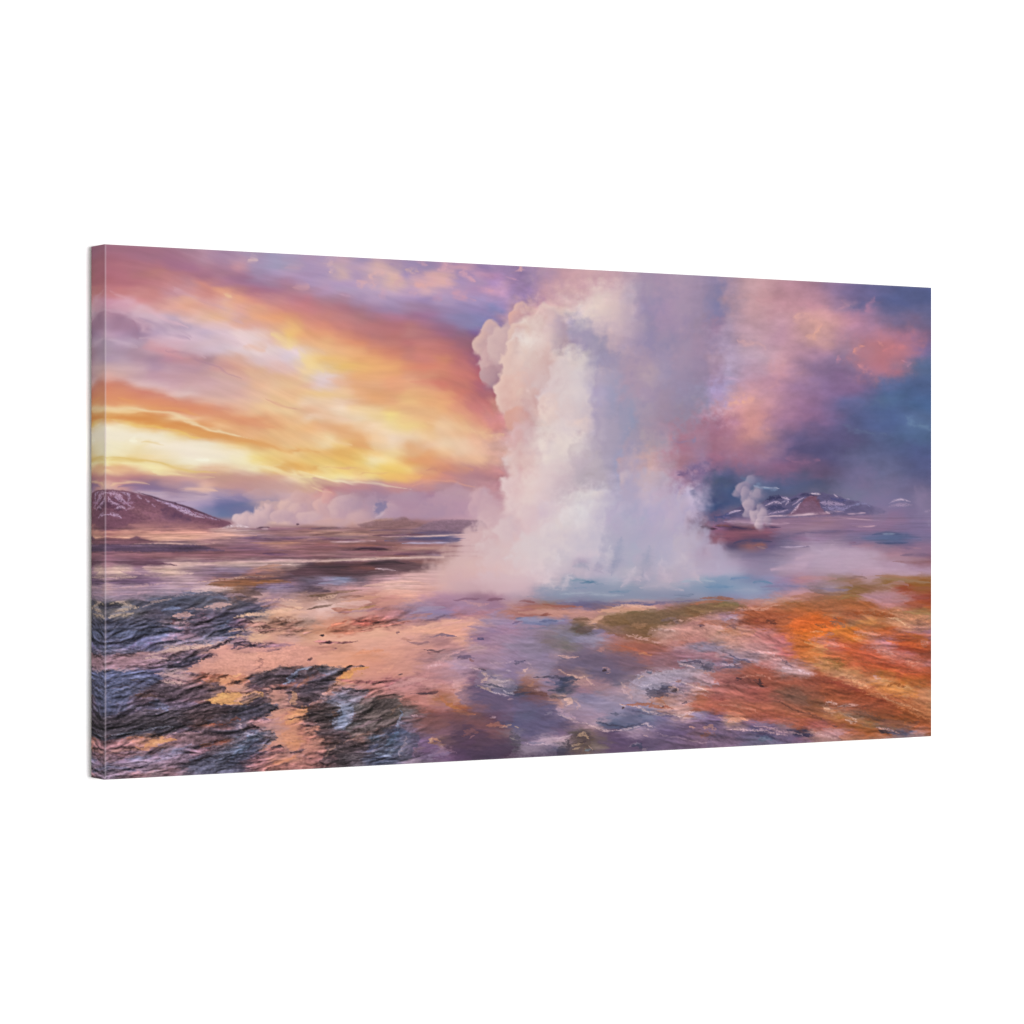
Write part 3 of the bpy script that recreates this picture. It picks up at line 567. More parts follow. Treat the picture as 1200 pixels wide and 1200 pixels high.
def sky_strokes(st, pg, puff):
    K = dict(k='s')
    # upper left reds
    st('C46E7A', 12, '123,335 160,332 200,340 240,352', .6, 1.4, .4, 'i')
    st('D88080', 7, '140,337 180,345 215,352 250,362', .5, 1.4, .5, 's')
    st('F0A890', 3, '207,343 222,348 238,356', .9, 1, .5, 's')
    st('E8A098', 6, '240,325 262,338 285,350', .5, 1.4, .4, 'i')
    st('F0B090', 5, '258,340 272,346 290,356 312,357', .6, 1.4, .5, 's')
    st('F4C890', 4, '262,342 272,348', .7, 1.2, .5, 's')
    st('EFA888', 8, '200,356 230,360 262,364 290,375', .6, 1.4, .5, 's')
    st('F2B490', 8, '236,372 262,372 282,376', .6, 1.4, .5, 's')
    st('D8A8B8', 4, '200,336 230,348 262,364 285,374', .5, 1.4, .5, 's')
    st('B07090', 9, '200,320 250,322 300,332 350,350', .5, 1.6, .5, 'i')
    st('D89098', 5, '255,298 275,308 288,316', .5, 1.4, .5, 's')
    st('F0C4BC', 2.2, '291,301 299,302', .8, 1, .4, 's')
    st('A898BC', 10, '290,306 320,312 350,318', .6, 1.6, .4, 'i')
    st('D8A0B0', 3, '335,310 355,313', .6, 1.4, .5, 's')
    st('E0A0A4', 3.5, '340,332 360,334', .6, 1.4, .5, 's')
    st('C07888', 8, '330,345 360,350 400,362 440,378', .5, 1.6, .5, 's')
    # pale mauve ribbons at left
    st('E4B4C4', 4, '128,342 150,352 180,366 215,380', .7, 1.4, .5, 's')
    st('DDB2C4', 3, '123,358 150,370 170,386 200,398', .6, 1.3, .5, 's')
    st('A87894', 2.6, '126,362 146,372 158,384', .6, 1.4, .5, 's')
    st('A87C98', 3, '132,380 152,384 165,396', .45, 1.4, .5, 's')
    st('AC8CAC', 3, '165,374 195,386 220,396', .6, 1.4, .5, 's')
    st('B090AC', 2.5, '200,380 215,388 222,394', .6, 1.3, .5, 's')
    st('D8B8CC', 3, '123,396 145,400 160,404', .6, 1.3, .5, 's')
    st('D8B0C0', 4, '165,392 190,400 210,408 240,418', .6, 1.3, .5, 's')
    st('D8909C', 4, '168,404 195,410 212,418', .6, 1.3, .5, 's')
    st('B08098', 2, '195,408 215,414 240,424 280,440', .55, 1.3, .4, 's')
    st('D8988C', 5, '225,415 255,425 290,432 330,442', .55, 1.5, .4, 's')
    st('9C80A0', 7, '123,405 150,414 180,422', .35, 1.6, .4, 's')
    # bright golden knot
    st('F4C474', 9, '310,388 330,396 350,412 372,428', .75, 1.5, .4, 's')
    st('F8DC88', 4, '318,392 330,400 342,408', .8, 1.3, .5, 's')
    st('F8D888', 4, '352,412 366,424 380,436', .6, 1.5, .5, 's')
    st('EEB090', 4, '285,402 300,404 312,408', .7, 1.3, .4, 's')
    st('E8C8D0', 8, '270,400 300,416 335,432 365,446', .7, 1.5, .4, 's')
    st('F0A078', 8, '290,372 320,380 350,392 390,410', .5, 1.5, .4, 's')
    st('E88C78', 6, '340,370 370,386 400,400', .4, 1.6, .4, 's')
    # big orange bands
    pg('E78E66', '123,449 150,451 175,458 200,466 225,472 255,480 285,490 320,500 290,498 262,494 240,492 215,486 190,480 165,476 145,474 123,475', .95, 3, 2.2, 's')
    st('D87868', 2.4, '123,450 150,453 180,461 205,467', .7, 1.5, .3, 's')
    st('F0A058', 3.5, '140,468 170,473 205,478 235,486', .6, 1.5, .4, 's')
    st('F3D6A4', 3.2, '123,477 160,479 200,487 235,498 270,508 300,516', .9, 1, .3, 's', 2)
    pg('E69446', '123,484 150,486 170,485 190,489 215,496 250,503 285,512 320,521 300,520 260,518 220,511 180,503 150,496 123,489', .95, 2, 1.2, 's')
    st('DC8848', 2, '150,487 175,486 200,495 240,503', .5, 1.3, .3, 's')
    st('E89C50', 3.5, '200,498 240,508 285,517 330,526 370,532', .8, 1.3, .3, 's')
    st('F4C24E', 1.6, '123,489 160,498 200,506 240,513', .8, 1.2, .4, 's')
    st('F6E0B4', 2, '214,492 240,500 280,510', .8, 1.1, .3, 's')
    # cream pool of light
    pg('F3E4C8', '121,492 160,500 200,508 240,516 280,525 290,538 320,546 345,553 300,552 240,548 200,540 160,536 121,533', .85, 5, 3, 's')
    st('F0D48C', 4.5, '145,530 170,526 190,528 210,536', .75, 1.4, .4, 's')
    st('E8C070', 1.2, '165,518 176,519 188,523', .7, 1.4, .5, 's')
    st('FBF6D8', 2.2, '153,514 160,515', .9, 1.2, .3, 's')
    st('FBF8E0', 2.4, '228,538 243,539', .9, 1.2, .3, 's')
    st('E6BF66', 2, '118,535 145,536 170,541 195,545 230,550 255,553', .85, 1.2, .4, 's')
    st('F8F0B8', 3, '123,540 150,544 180,550 210,554', .85, 1.2, .4, 's')
    st('F4D090', 2.5, '180,552 215,556 250,558', .7, 1.3, .4, 's')
    st('F2C868', 6, '280,535 310,536 340,545', .5, 1.6, .4, 's')
    st('E8AC58', 3, '320,546 345,548 375,548', .8, 1.3, .4, 's')
    st('F8E4A8', 2.2, '300,545 325,553 345,556 365,560', .85, 1.2, .3, 's')
    # horizon band, left
    st('E8A078', 3.5, '118,549 150,550 180,553', .8, 1.3, .4, 's')
    st('C08084', 6, '118,557 150,558 190,561 235,562', .75, 1.5, .4, 's')
    pg('CE9888', '240,560 262,555 285,553 305,554 330,558 360,561 380,566 350,576 300,580 250,572', .8, 5, 3, 's')
    st('F0C098', 2, '128,568 150,566 175,566', .8, 1.3, .5, 's')
    st('EEBBA4', 2.5, '205,573 230,575 255,575', .8, 1.3, .5, 's')
    st('8A6E94', 3, '138,571 165,571 190,573 215,574', .8, 1.4, .4, 's')
    st('7C6890', 1.8, '190,577 215,580 240,580', .7, 1.4, .4, 's')
    st('D8B4BC', 2, '160,579 190,582 230,582 260,586', .8, 1.3, .4, 's')
    st('B090A4', 5, '255,579 290,577 330,578', .6, 1.6, .4, 's')
    st('B49AB8', 9, '180,595 215,596 245,600', .8, 1.5, .3, 's')
    st('6C709C', 6.5, '262,596 275,592 292,592 300,598', .9, 1.3, .3, 'i')
    st('70749C', 4.5, '298,601 312,591 326,594', .8, 1.3, .3, 'i')
    # centre golden sky
    st('F6D8A8', 6, '400,478 430,485 460,497 490,508', .7, 1.5, .4, 's')
    st('F8D07C', 4.5, '442,486 462,492 485,500', .8, 1.4, .4, 's')
    st('F4CCA8', 6, '470,508 500,517 535,525 570,530', .7, 1.5, .4, 's')
    st('EEA468', 6, '400,505 425,510 445,520', .75, 1.5, .4, 's')
    st('EEA060', 4, '392,513 415,520 435,528', .6, 1.5, .4, 's')
    st('F8D8A4', 4, '380,510 395,514 410,522', .8, 1.4, .4, 's')
    st('F4C8A8', 4, '363,486 385,490 410,495', .7, 1.4, .4, 's')
    st('ECA070', 6, '460,530 485,526 505,535 540,542', .8, 1.5, .4, 's')
    st('EE9C68', 4, '480,536 510,543 550,549', .6, 1.5, .4, 's')
    st('F8D070', 5, '440,540 465,545 490,549 505,550', .9, 1.4, .4, 's')
    st('F6BC60', 4, '440,556 470,558 495,556', .8, 1.5, .4, 's')
    st('F4C490', 4, '500,492 530,498 560,506 590,512', .6, 1.5, .4, 's')
    st('EAA078', 8, '505,455 535,465 565,478 590,495', .5, 1.6, .4, 's')
    st('B8646C', 10, '520,440 548,448 572,458 590,470', .6, 1.6, .4, 's')
    st('E07868', 4, '480,446 510,448 530,456', .5, 1.6, .4, 's')
    st('F2B090', 3, '385,446 400,452 412,460', .5, 1.5, .4, 's')
    st('E8C4C0', 6, '360,444 380,448 398,452', .8, 1.5, .4, 's')
    st('F2C088', 5, '360,458 385,462 410,474', .6, 1.5, .4, 's')
    st('D0807C', 1.2, '310,468 330,474 350,479', .5, 1.5, .4, 's')
    st('E8A878', 1, '380,549 400,547 420,549', .8, 1.4, .4, 's')
    st('E8B070', 1, '420,556 440,555 452,553', .8, 1.4, .4, 's')
    st('F8E8C0', 1.6, '362,558 380,560 400,563 425,566 450,568 480,571', .8, 1.2, .4, 's')
    st('C8908C', 3, '365,563 385,567 400,570', .8, 1.4, .4, 's')
    st('F6D8A0', 1.2, '362,568 375,571 386,575', .9, 1.2, .4, 's')
    st('C4858A', 2.8, '400,571 430,570 470,573 510,571', .7, 1.5, .4, 's')
    st('D48C80', 7, '505,552 530,556 560,563 590,566', .75, 1.5, .4, 's')
    st('B87C88', 4, '520,552 550,556 590,560', .6, 1.5, .4, 's')
    st('B8808C', 3, '550,567 575,569 596,572', .7, 1.5, .4, 's')
    st('E89C84', 1.6, '480,566 510,564 540,570 560,573', .7, 1.4, .4, 's')
    st('C87870', 1.5, '500,549 508,547 516,550', .6, 1.2, .4, 's')
    # upper centre small clouds
    for s in ('F0BCA8|4.5|414,303 425,307 428,311|.8', 'ECB8B4|3.5|382,303 390,306|.6', 'F0BCB0|2.2|383,316 389,318|.8',
              'E8B0AC|4|432,326 442,319 452,316|.75', 'F0B8A0|5|436,322 446,318|.6', 'E4AAAC|3|418,331 432,333 442,334|.7',
              'F0B49C|5.5|472,318 484,316 496,323|.85', 'F4BCA0|3.5|478,315 490,318|.7', 'EAA8A4|4|488,331 500,333 508,332|.8',
              'D8A0B0|3.5|455,332 466,328 474,326|.6', 'DCA4B4|3|476,340 488,340|.55', 'D8A0B4|3|444,341 456,342|.5',
              'E0A4B0|3.5|511,313 522,311 532,315|.75', 'DCA4B8|2.5|522,326 528,332 532,336|.6', 'E0A0B0|3|540,316 550,322 556,324|.75',
              'D898AC|3.5|528,342 542,344 552,350|.7', 'DC9CAC|3|556,332 568,338 580,340|.6', 'E0A4B0|2|488,307 500,308|.6',
              'C890B0|4|505,346 518,350|.5', 'CF98B0|2.5|596,322 604,330|.5', 'C898B4|2|395,343 410,344|.6', 'D8A0A8|2|604,312 612,316|.8',
              'A888B4|4|455,306 480,309 500,318|.55', '9880B0|5|505,318 512,328 520,340|.35', 'A888B4|5|540,306 570,312 590,318|.5'):
        c, w, p, a = s.split('|'); st(c, float(w), p, float(a), 1.5, .8, 'i')
    st('9088B8', 12, '535,368 555,375 565,385', .6, 1.6, .4, 'i')
    st('A488B8', 9, '410,350 440,356 480,362', .4, 1.6, .4, 'i')
    st('BC7084', 9, '440,382 480,388 520,400', .45, 1.6, .4, 's')
    st('9A6080', 9, '505,392 530,402 560,412', .45, 1.6, .4, 's')
    st('D4786C', 7, '440,404 480,416 520,432 550,444', .5, 1.6, .4, 's')
    # right sky
    st('DCA0A4', 9, '865,345 885,355 900,340', .4, 1.6, .5, 'i')
    st('B88090', 9, '890,350 915,352 905,372', .35, 1.7, .5, 'i')
    st('E4AAA0', 5, '930,374 945,370 960,376 955,388', .85, 1.5, .7, 'i')
    st('EEB098', 2.2, '945,396 955,393 962,382', .7, 1.4, .6, 'i')
    st('D898A8', 6, '920,366 940,356 965,362', .5, 1.6, .6, 'i')
    st('D8A4A8', 3, '868,395 885,400 900,410', .7, 1.5, .6, 'i')
    st('D0A0A8', 3, '900,420 912,425 915,415', .5, 1.5, .6, 'i')
    st('CC98A8', 4, '985,360 995,356 1002,364', .6, 1.5, .7, 'i')
    st('586498', 6, '994,356 1004,360 1012,350', .5, 1.5, .6, 'i')
    st('B884A4', 4, '1015,362 1024,356 1032,348', .7, 1.5, .7, 'i')
    st('C490A0', 5, '985,380 990,392 984,402', .6, 1.6, .6, 'i')
    st('58649C', 5, '1035,350 1060,354 1092,356', .4, 1.6, .3, 'i')
    pg('BE7C88', '1003,410 1018,402 1032,396 1052,398 1072,392 1080,402 1070,412 1062,426 1046,432 1030,438 1012,434 1004,428', .6, 12, 9, 'i')
    st('EC9C88', 4, '1004,412 1014,405', .85, 1.4, .7, 'i')
    st('EE9C90', 3, '1028,401 1036,399', .85, 1.4, .6, 'i')
    st('DC8488', 4, '1040,414 1048,407 1062,403', .7, 1.5, .7, 'i')
    st('D89098', 4, '1004,428 1016,434 1024,438', .8, 1.4, .6, 'i')
    st('D898B0', 2.5, '1060,422 1066,430', .5, 1.4, .6, 'i')
    st('B87C94', 5, '1060,392 1080,390', .5, 1.5, .6, 'i')
    st('DC90A0', 2.5, '980,419 988,418', .7, 1.4, .6, 'i')
    st('D898A0', 6, '905,420 912,440 905,455', .45, 1.6, .6, 'i')
    st('E8A498', 8, '852,472 866,468 884,466', .85, 1.6, .6, 'i')
    st('F0AC94', 4.5, '858,470 870,472', .8, 1.5, .6, 'i')
    st('DC9490', 9, '876,488 888,494 898,500', .7, 1.6, .6, 'i')
    st('C8A0C0', 3, '852,443 862,444 868,448', .7, 1.5, .6, 'i')
    st('4C6094', 8, '1010,470 1040,475 1070,468', .35, 1.7, .4, 'i')
    st('6C90B4', 3, '1060,489 1075,497 1092,502', .7, 1.5, .6, 's')
    st('64789C', 2, '985,498 1010,504 1040,509', .5, 1.6, .5, 's')
    st('54507C', 12, '930,530 960,528 990,525', .6, 1.7, .5, 'i')
    st('A87090', 4, '925,536 938,538 955,542', .5, 1.6, .6, 'i')
    st('985F80', 8, '840,535 865,540 890,540', .4, 1.7, .5, 'i')
    st('8C6488', 4, '885,555 915,552 940,554', .55, 1.6, .5, 's')
    st('48507C', 12, '835,560 850,572 845,590', .6, 1.7, .4, 'i')
    st('4C5880', 7, '905,563 935,568 965,566', .5, 1.7, .5, 's')
    st('5C7CA0', 3.5, '866,556 872,560 880,566', .6, 1.6, .5, 'i')
    # red cloud right of the column
    pg('A86C80', '770,522 790,508 815,498 845,486 865,500 880,512 890,530 860,540 820,545 790,540 770,535', .55, 14, 8, 'i')
    st('B07088', 5, '770,530 790,524 810,530', .6, 1.6, .6, 'i')
    st('90789C', 3, '782,514 798,517 814,513', .6, 1.6, .6, 's')
    st('5C5482', 8, '800,558 820,550 840,548', .6, 1.7, .6, 'i')
    st('4A4C74', 10, '812,575 830,580 850,582', .7, 1.7, .4, 'i')

def far_land(st, pg, puff):
    # plain from the horizon to the hot ground
    for i, (y, x0, x1, c, w) in enumerate([(619, 262, 540, '9C6C70', 2), (624, 250, 560, 'A07070', 2.5), (629, 260, 430, '85607A', 1.5), (633, 280, 550, '946068', 2),
        (640, 120, 560, '8A5C68', 3), (647, 120, 560, '8C5C64', 3), (652, 130, 560, '8E6068', 2.5), (657, 120, 470, '8C6478', 2)]):
        st(c, w, '%d,%d %d,%d %d,%d' % (x0, y, (x0 + x1) / 2, y + 1, x1, y), .6, 1.3, .6, 's')
    # far left snowy hill
    pg('7A4C60', '60,622 60,596 100,578 123,573 142,575 160,579 180,583 200,588 222,595 240,602 255,608 268,612 272,617 200,622', 1, .7, .5, 'f', 0, 0)
    st('8C5C68', 9, '150,596 180,604 210,610', .6, 1.5, .6, 'f')
    st('B4748C', 6, '165,600 190,606 225,612', .35, 1.6, .5, 'i')
    st('5C3C58', 7, '188,598 205,604 222,610', .7, 1.5, .5, 'i')
    st('5C3850', 5, '124,592 132,590 138,598', .8, 1.2, .6, 'f')
    for s in ('C8A0C0|2.6|123,577 135,580 143,586', 'C09CC0|1.6|132,582 146,590 152,594', 'CBA6C8|1.5|124,581 128,588 140,592', 'BFA0C4|1.4|140,577 150,581 148,588',
              'D0B0D0|1.2|133,596 141,594 146,598', 'C09CBC|1|158,580 164,585', 'B894B4|.9|168,585 174,589', 'B890B4|.8|176,590 181,594', 'C8A4C8|1.8|123,603 132,603 141,607',
              'BC9CC0|2.2|178,584 198,590 212,598 228,603', 'B89CC4|2|190,588 208,594 224,601', 'C8A8C8|1.2|205,596 222,603 238,607', 'AC8CB0|1.2|225,600 240,605 256,610',
              'A87C9C|1.2|142,591 156,589', 'B084A0|1|146,597 156,594'):
        c, w, p = s.split('|'); st(c, float(w) * 1.1, p, .85, 1, 1., 'f', grain=.5)
    st('54384F', 1, '160,578 182,584 205,590 232,600 255,609', .8, .8, .4, 'f')
    st('4A3048', .9, '203,588 206,590', .9, .6, .2, 'f')
    # glow in the mist below the hill
    st('D89888', 6, '123,624 160,623 200,624 240,624', .7, 1.6, .4, 's')
    st('E4A890', 3, '123,629 165,630 200,631 230,630', .7, 1.5, .5, 's')
    st('C88880', 6, '150,615 190,618 250,617', .45, 1.7, .4, 's')
    st('E0A490', 2.5, '205,628 260,627 300,628', .6, 1.5, .5, 's')
    pg('7C5060', '60,630 123,631 148,632 158,629 170,633 185,635 196,636 150,638 60,638', .85, 1.2, .6, 'f')
    pg('6C4858', '148,632 154,630.5 158,628.5 163,631 172,633.5 180,635.5', .9, .8, .3, 'f')
    st('E4B4A8', 1, '155,637.5 190,637 230,638 250,637', .8, 1, .4, 's')
    pg('54405A', '60,640 123,638 150,639 175,637.5 200,639 225,638.5 240,641 255,644 262,646 240,646 200,647 160,647 123,646 60,648', .85, 1.2, .8, 'f')
    st('8C6C80', 1.5, '150,640 175,640 200,641', .5, 1.2, .6, 's')
    st('6C4860', 1.2, '196,635 230,634 260,633 330,634', .5, 1.3, .5, 's')
    st('5C4060', 1.5, '270,631 300,631 330,632 360,631', .7, 1.4, .5, 's')
    st('6C4C68', 1.6, '260,642 290,643 310,644 340,646', .5, 1.4, .5, 's')
    st('C88870', 1.4, '290,636 320,637 350,636', .6, 1.4, .5, 's')
    st('5C4068', 1.2, '308,649 320,650 335,650', .8, 1.2, .4, 's')
    st('C88890', 1.4, '123,651 150,650 200,649', .4, 1.3, .5, 's')
    # mesa in the middle distance
    pg('8C6468', '425,613 440,610 455,609 468,606 475,606 481,610 490,613 505,616 480,618 430,619 418,615', .9, 1, .5, 'f')
    st('A87C74', 1.4, '436,610 455,608.5 468,606.5', .8, .9, .3, 'f')
    pg('88687C', '490,618 500,613 512,610 530,609 552,609.5 566,611 566,622 500,624 480,622', .85, 1.5, .6, 'f')
    for s in ('6C4C60|1.5|360,620 385,619 410,618', 'C08C7C|2|362,624 400,625 430,626', '7C5458|1.2|362,628 380,626 400,624', '7A5868|1.6|430,622 460,621 500,622',
              '5C4C70|1.6|480,625 510,624 548,625', 'DCB4B0|1.2|440,628 470,629 510,628 550,626', '6C4658|1.5|435,628 470,627 500,627',
              '54507C|2|450,634 480,632 510,632 545,631', 'B8A8C8|1.2|470,637 500,636.5 530,636', '5C5880|1.4|520,634 540,633', '785068|1.6|360,634 390,632 415,633 430,632',
              'C4A0A8|1|385,635.5 410,635 440,634', '9C6058|2|395,640 420,639 445,640', 'B4807C|2|460,641 490,642 525,640', 'B88880|1.6|440,646 480,644 530,641',
              '3C2838|1.6|400,645 430,643 460,645', '4A3040|1.4|425,643.5 455,645', '90686C|1.6|360,650 400,650 440,649', '70485C|2|460,650 490,649 520,648',
              '8A6C88|1.6|500,650 520,652', '945C58|1.5|440,653 480,652'):
        c, w, p = s.split('|'); st(c, float(w), p, .8, 1.2, .6, 's')
    # light water lines across the plain
    st('D8B0A8', 1.6, '200,662 240,661 300,659 340,658 375,657 420,655 470,654 520,653', .95, 1, .3, 's', 0)
    st('E0BCB0', 1, '355,658 380,658 420,656 470,654 522,653', .9, .8, .3, 's')
    st('5A3A4C', 1.6, '123,659 150,660 190,661 205,663', .8, 1, .5, 's')
    st('6C4454', 1.2, '230,656 280,655 360,654 440,654', .5, 1.2, .5, 's')
    # dark shore beyond the pools
    pg('5A3E48', '360,663 390,661 430,660 470,659 505,660 510,666 480,670 450,673 400,676 350,676 345,668', .85, 4, 2, 's')
    st('7C4C48', 3, '400,668 425,666 445,668', .7, 1.5, .6, 's')
    st('403038', 2.2, '430,661 455,659 475,661', .8, 1.4, .5, 's')
    st('44363C', 2.2, '360,666 390,665 415,668', .6, 1.4, .5, 's')
    st('DCC0CC', .9, '438,667 450,668 464,670', .9, .9, .3, 's')
    st('6C5458', 3.5, '430,672 460,668 490,662 510,664', .5, 1.6, .5, 's')
    st('8C5C58', 3, '480,658 510,659 525,657', .6, 1.5, .5, 's')
    # right hand mountains
    pg('5C547C', '838,606 850,603 862,596 872,590 885,592 897,586 910,581 922,583 932,580 941,577 950,577 962,577 975,579 985,582 1000,586 1010,588 1022,592 1035,596 1030,603 940,606 880,610', .95, 1, .9, 'f')
    pg('845870', '922,604 932,597 940,590 946,584 952,580 958,584 962,592 968,600 974,604', .75, 1.2, .5, 'f')
    st('74485C', 3, '942,590 950,584 958,586 962,594', .6, 1, .5, 'f')
    for s in ('E0C8D8|1.1|949,578 956,578 963,579', '3C3860|1.6|938,581 944,579 956,581', 'A890B4|2.2|962,588 975,590 990,591', '8C80AC|3|966,594 985,596 1000,592',
              'D0B0C8|1.1|927,602 934,596 940,589', 'C8B0CC|1.2|915,583 925,586 922,592', 'C8ACC8|1.1|898,592 910,588 918,590', '34345C|2.4|898,585 908,583 916,584',
              '3C3C64|3|900,597 912,594 922,598', '302F54|1.2|925,588 932,584 938,585', 'B89CBC|1.2|900,603 912,600 925,597', 'C4A8C8|1|930,592 938,586 944,583',
              'DCC0D4|1|980,579 984,584', 'B8A4C8|1|990,586 998,584', '48487C|1.6|973,583 980,586 996,585', '8080AC|1.6|1000,592 1015,590 1022,594',
              'C0A8C4|1|853,603 862,599 870,598', 'E0B8C8|1|968,599 974,602', 'D0B4CC|1.1|1042,590 1056,585 1068,588', 'A088A8|2.2|1040,594 1056,591 1070,592',
              'C8A8C0|1|1085,600 1092,598', 'B8A8C8|.8|915,590 922,587'):
        c, w, p = s.split('|'); st(c, float(w), p, .9, .8, .7, 'f', grain=.5)
    st('7C94B8', 2.2, '884,568 896,570 912,575', .7, 1.5, .6, 's'); st('B8B8D0', 1.2, '892,568 904,570 917,573', .8, 1.5, .5, 's')
    # plain on the right
    st('8C6C8C', 6, '850,606 900,610 1000,608 1090,610', .6, 1.6, .5, 's')
    for s in ('D8B4C4|1.1|895,606 920,604 950,603 975,602|.9', 'DCB0C0|1|962,601 985,600 990,601|.9', 'D8B0C4|1.1|995,602 1015,601|.9', 'C8A0B4|1.2|902,614 925,613|.8',
              'D8A8B8|1|1000,616 1015,617 1028,616|.8', 'C49CB0|.9|985,607 1030,610|.6', 'B08CA8|3|850,611 880,613 900,612|.7',
              '4C3858|1.6|840,617 855,618 875,620 890,620|.9', '7A5058|1.5|840,616 850,616 858,618|.8', '40355A|1.2|885,619 900,618 915,618|.8', '8C4C50|1.4|880,619 890,618|.6',
              '8C5468|3.5|840,622 870,625 905,624|.7', '6C4460|3|845,630 865,632 900,628|.6', '4A4468|3|860,637 880,634 905,635|.85', '5A5078|1.6|890,642 920,640 950,641|.6',
              '905C5C|2.4|884,640 892,638 900,642|.7', 'B08478|1|888,641 898,643|.6', 'B8A0BC|1.2|915,641 930,641 944,640|.8', '8C6888|3|900,628 930,630 960,634|.5',
              '62587F|3|930,626 960,624 1000,622|.5', '4A5880|2.2|1025,627 1040,625 1060,628 1080,630|.8', '3C4870|1.6|1027,636 1045,637 1065,636|.8', '90A0BC|1|1035,626 1050,626|.8',
              '5C6890|4|1010,631 1050,632 1080,633|.6', 'A4788C|3|1000,640 1030,641 1080,643|.6', '6C5878|2|1058,651 1075,650 1092,651|.7', '8C5C60|1.5|1050,658 1075,659 1092,658|.7',
              'A07880|3|1020,655 1060,655 1092,656|.4', '785878|1.4|995,637 1005,636|.7', '6C6084|1.4|875,650 900,650 920,652|.6', '8A7898|1.2|870,657 890,658 915,659|.6'):
        c, w, p, a = s.split('|'); st(c, float(w), p, float(a), 1.2, .6, 's')
    st('4C3448', 2, '822,617 832,619 842,620', .7, 1.2, .5, 's')
    st('7A5068', 4, '815,626 830,628 850,627', .7, 1.4, .5, 's')
    # mist drifting over the right plain
    for s in ('7C7098|14|1000,570 1020,585 1050,595|.4', '84749C|12|1010,560 1025,580 1035,600|.35', '7C6C94|14|1065,600 1078,620 1085,580|.55', '78709A|12|975,575 1000,565 1020,548|.35',
              '9080A4|9|1075,570 1085,590 1090,615|.4', 'B89CB4|9|935,655 980,648 1030,655 1060,662|.75', 'BCA0B8|8|905,668 950,662 1000,663 1050,668|.65', 'B8A0B8|6|950,640 965,648 985,650|.5',
              'A890AC|6|945,625 955,635 965,645|.4', 'BC9CB0|5|1000,668 1040,672 1080,672|.5', '8C7C9C|10|1020,600 1040,612 1060,625|.3'):
        c, w, p, a = s.split('|'); st(c, float(w), p, float(a), 1.7, .7, 'b')

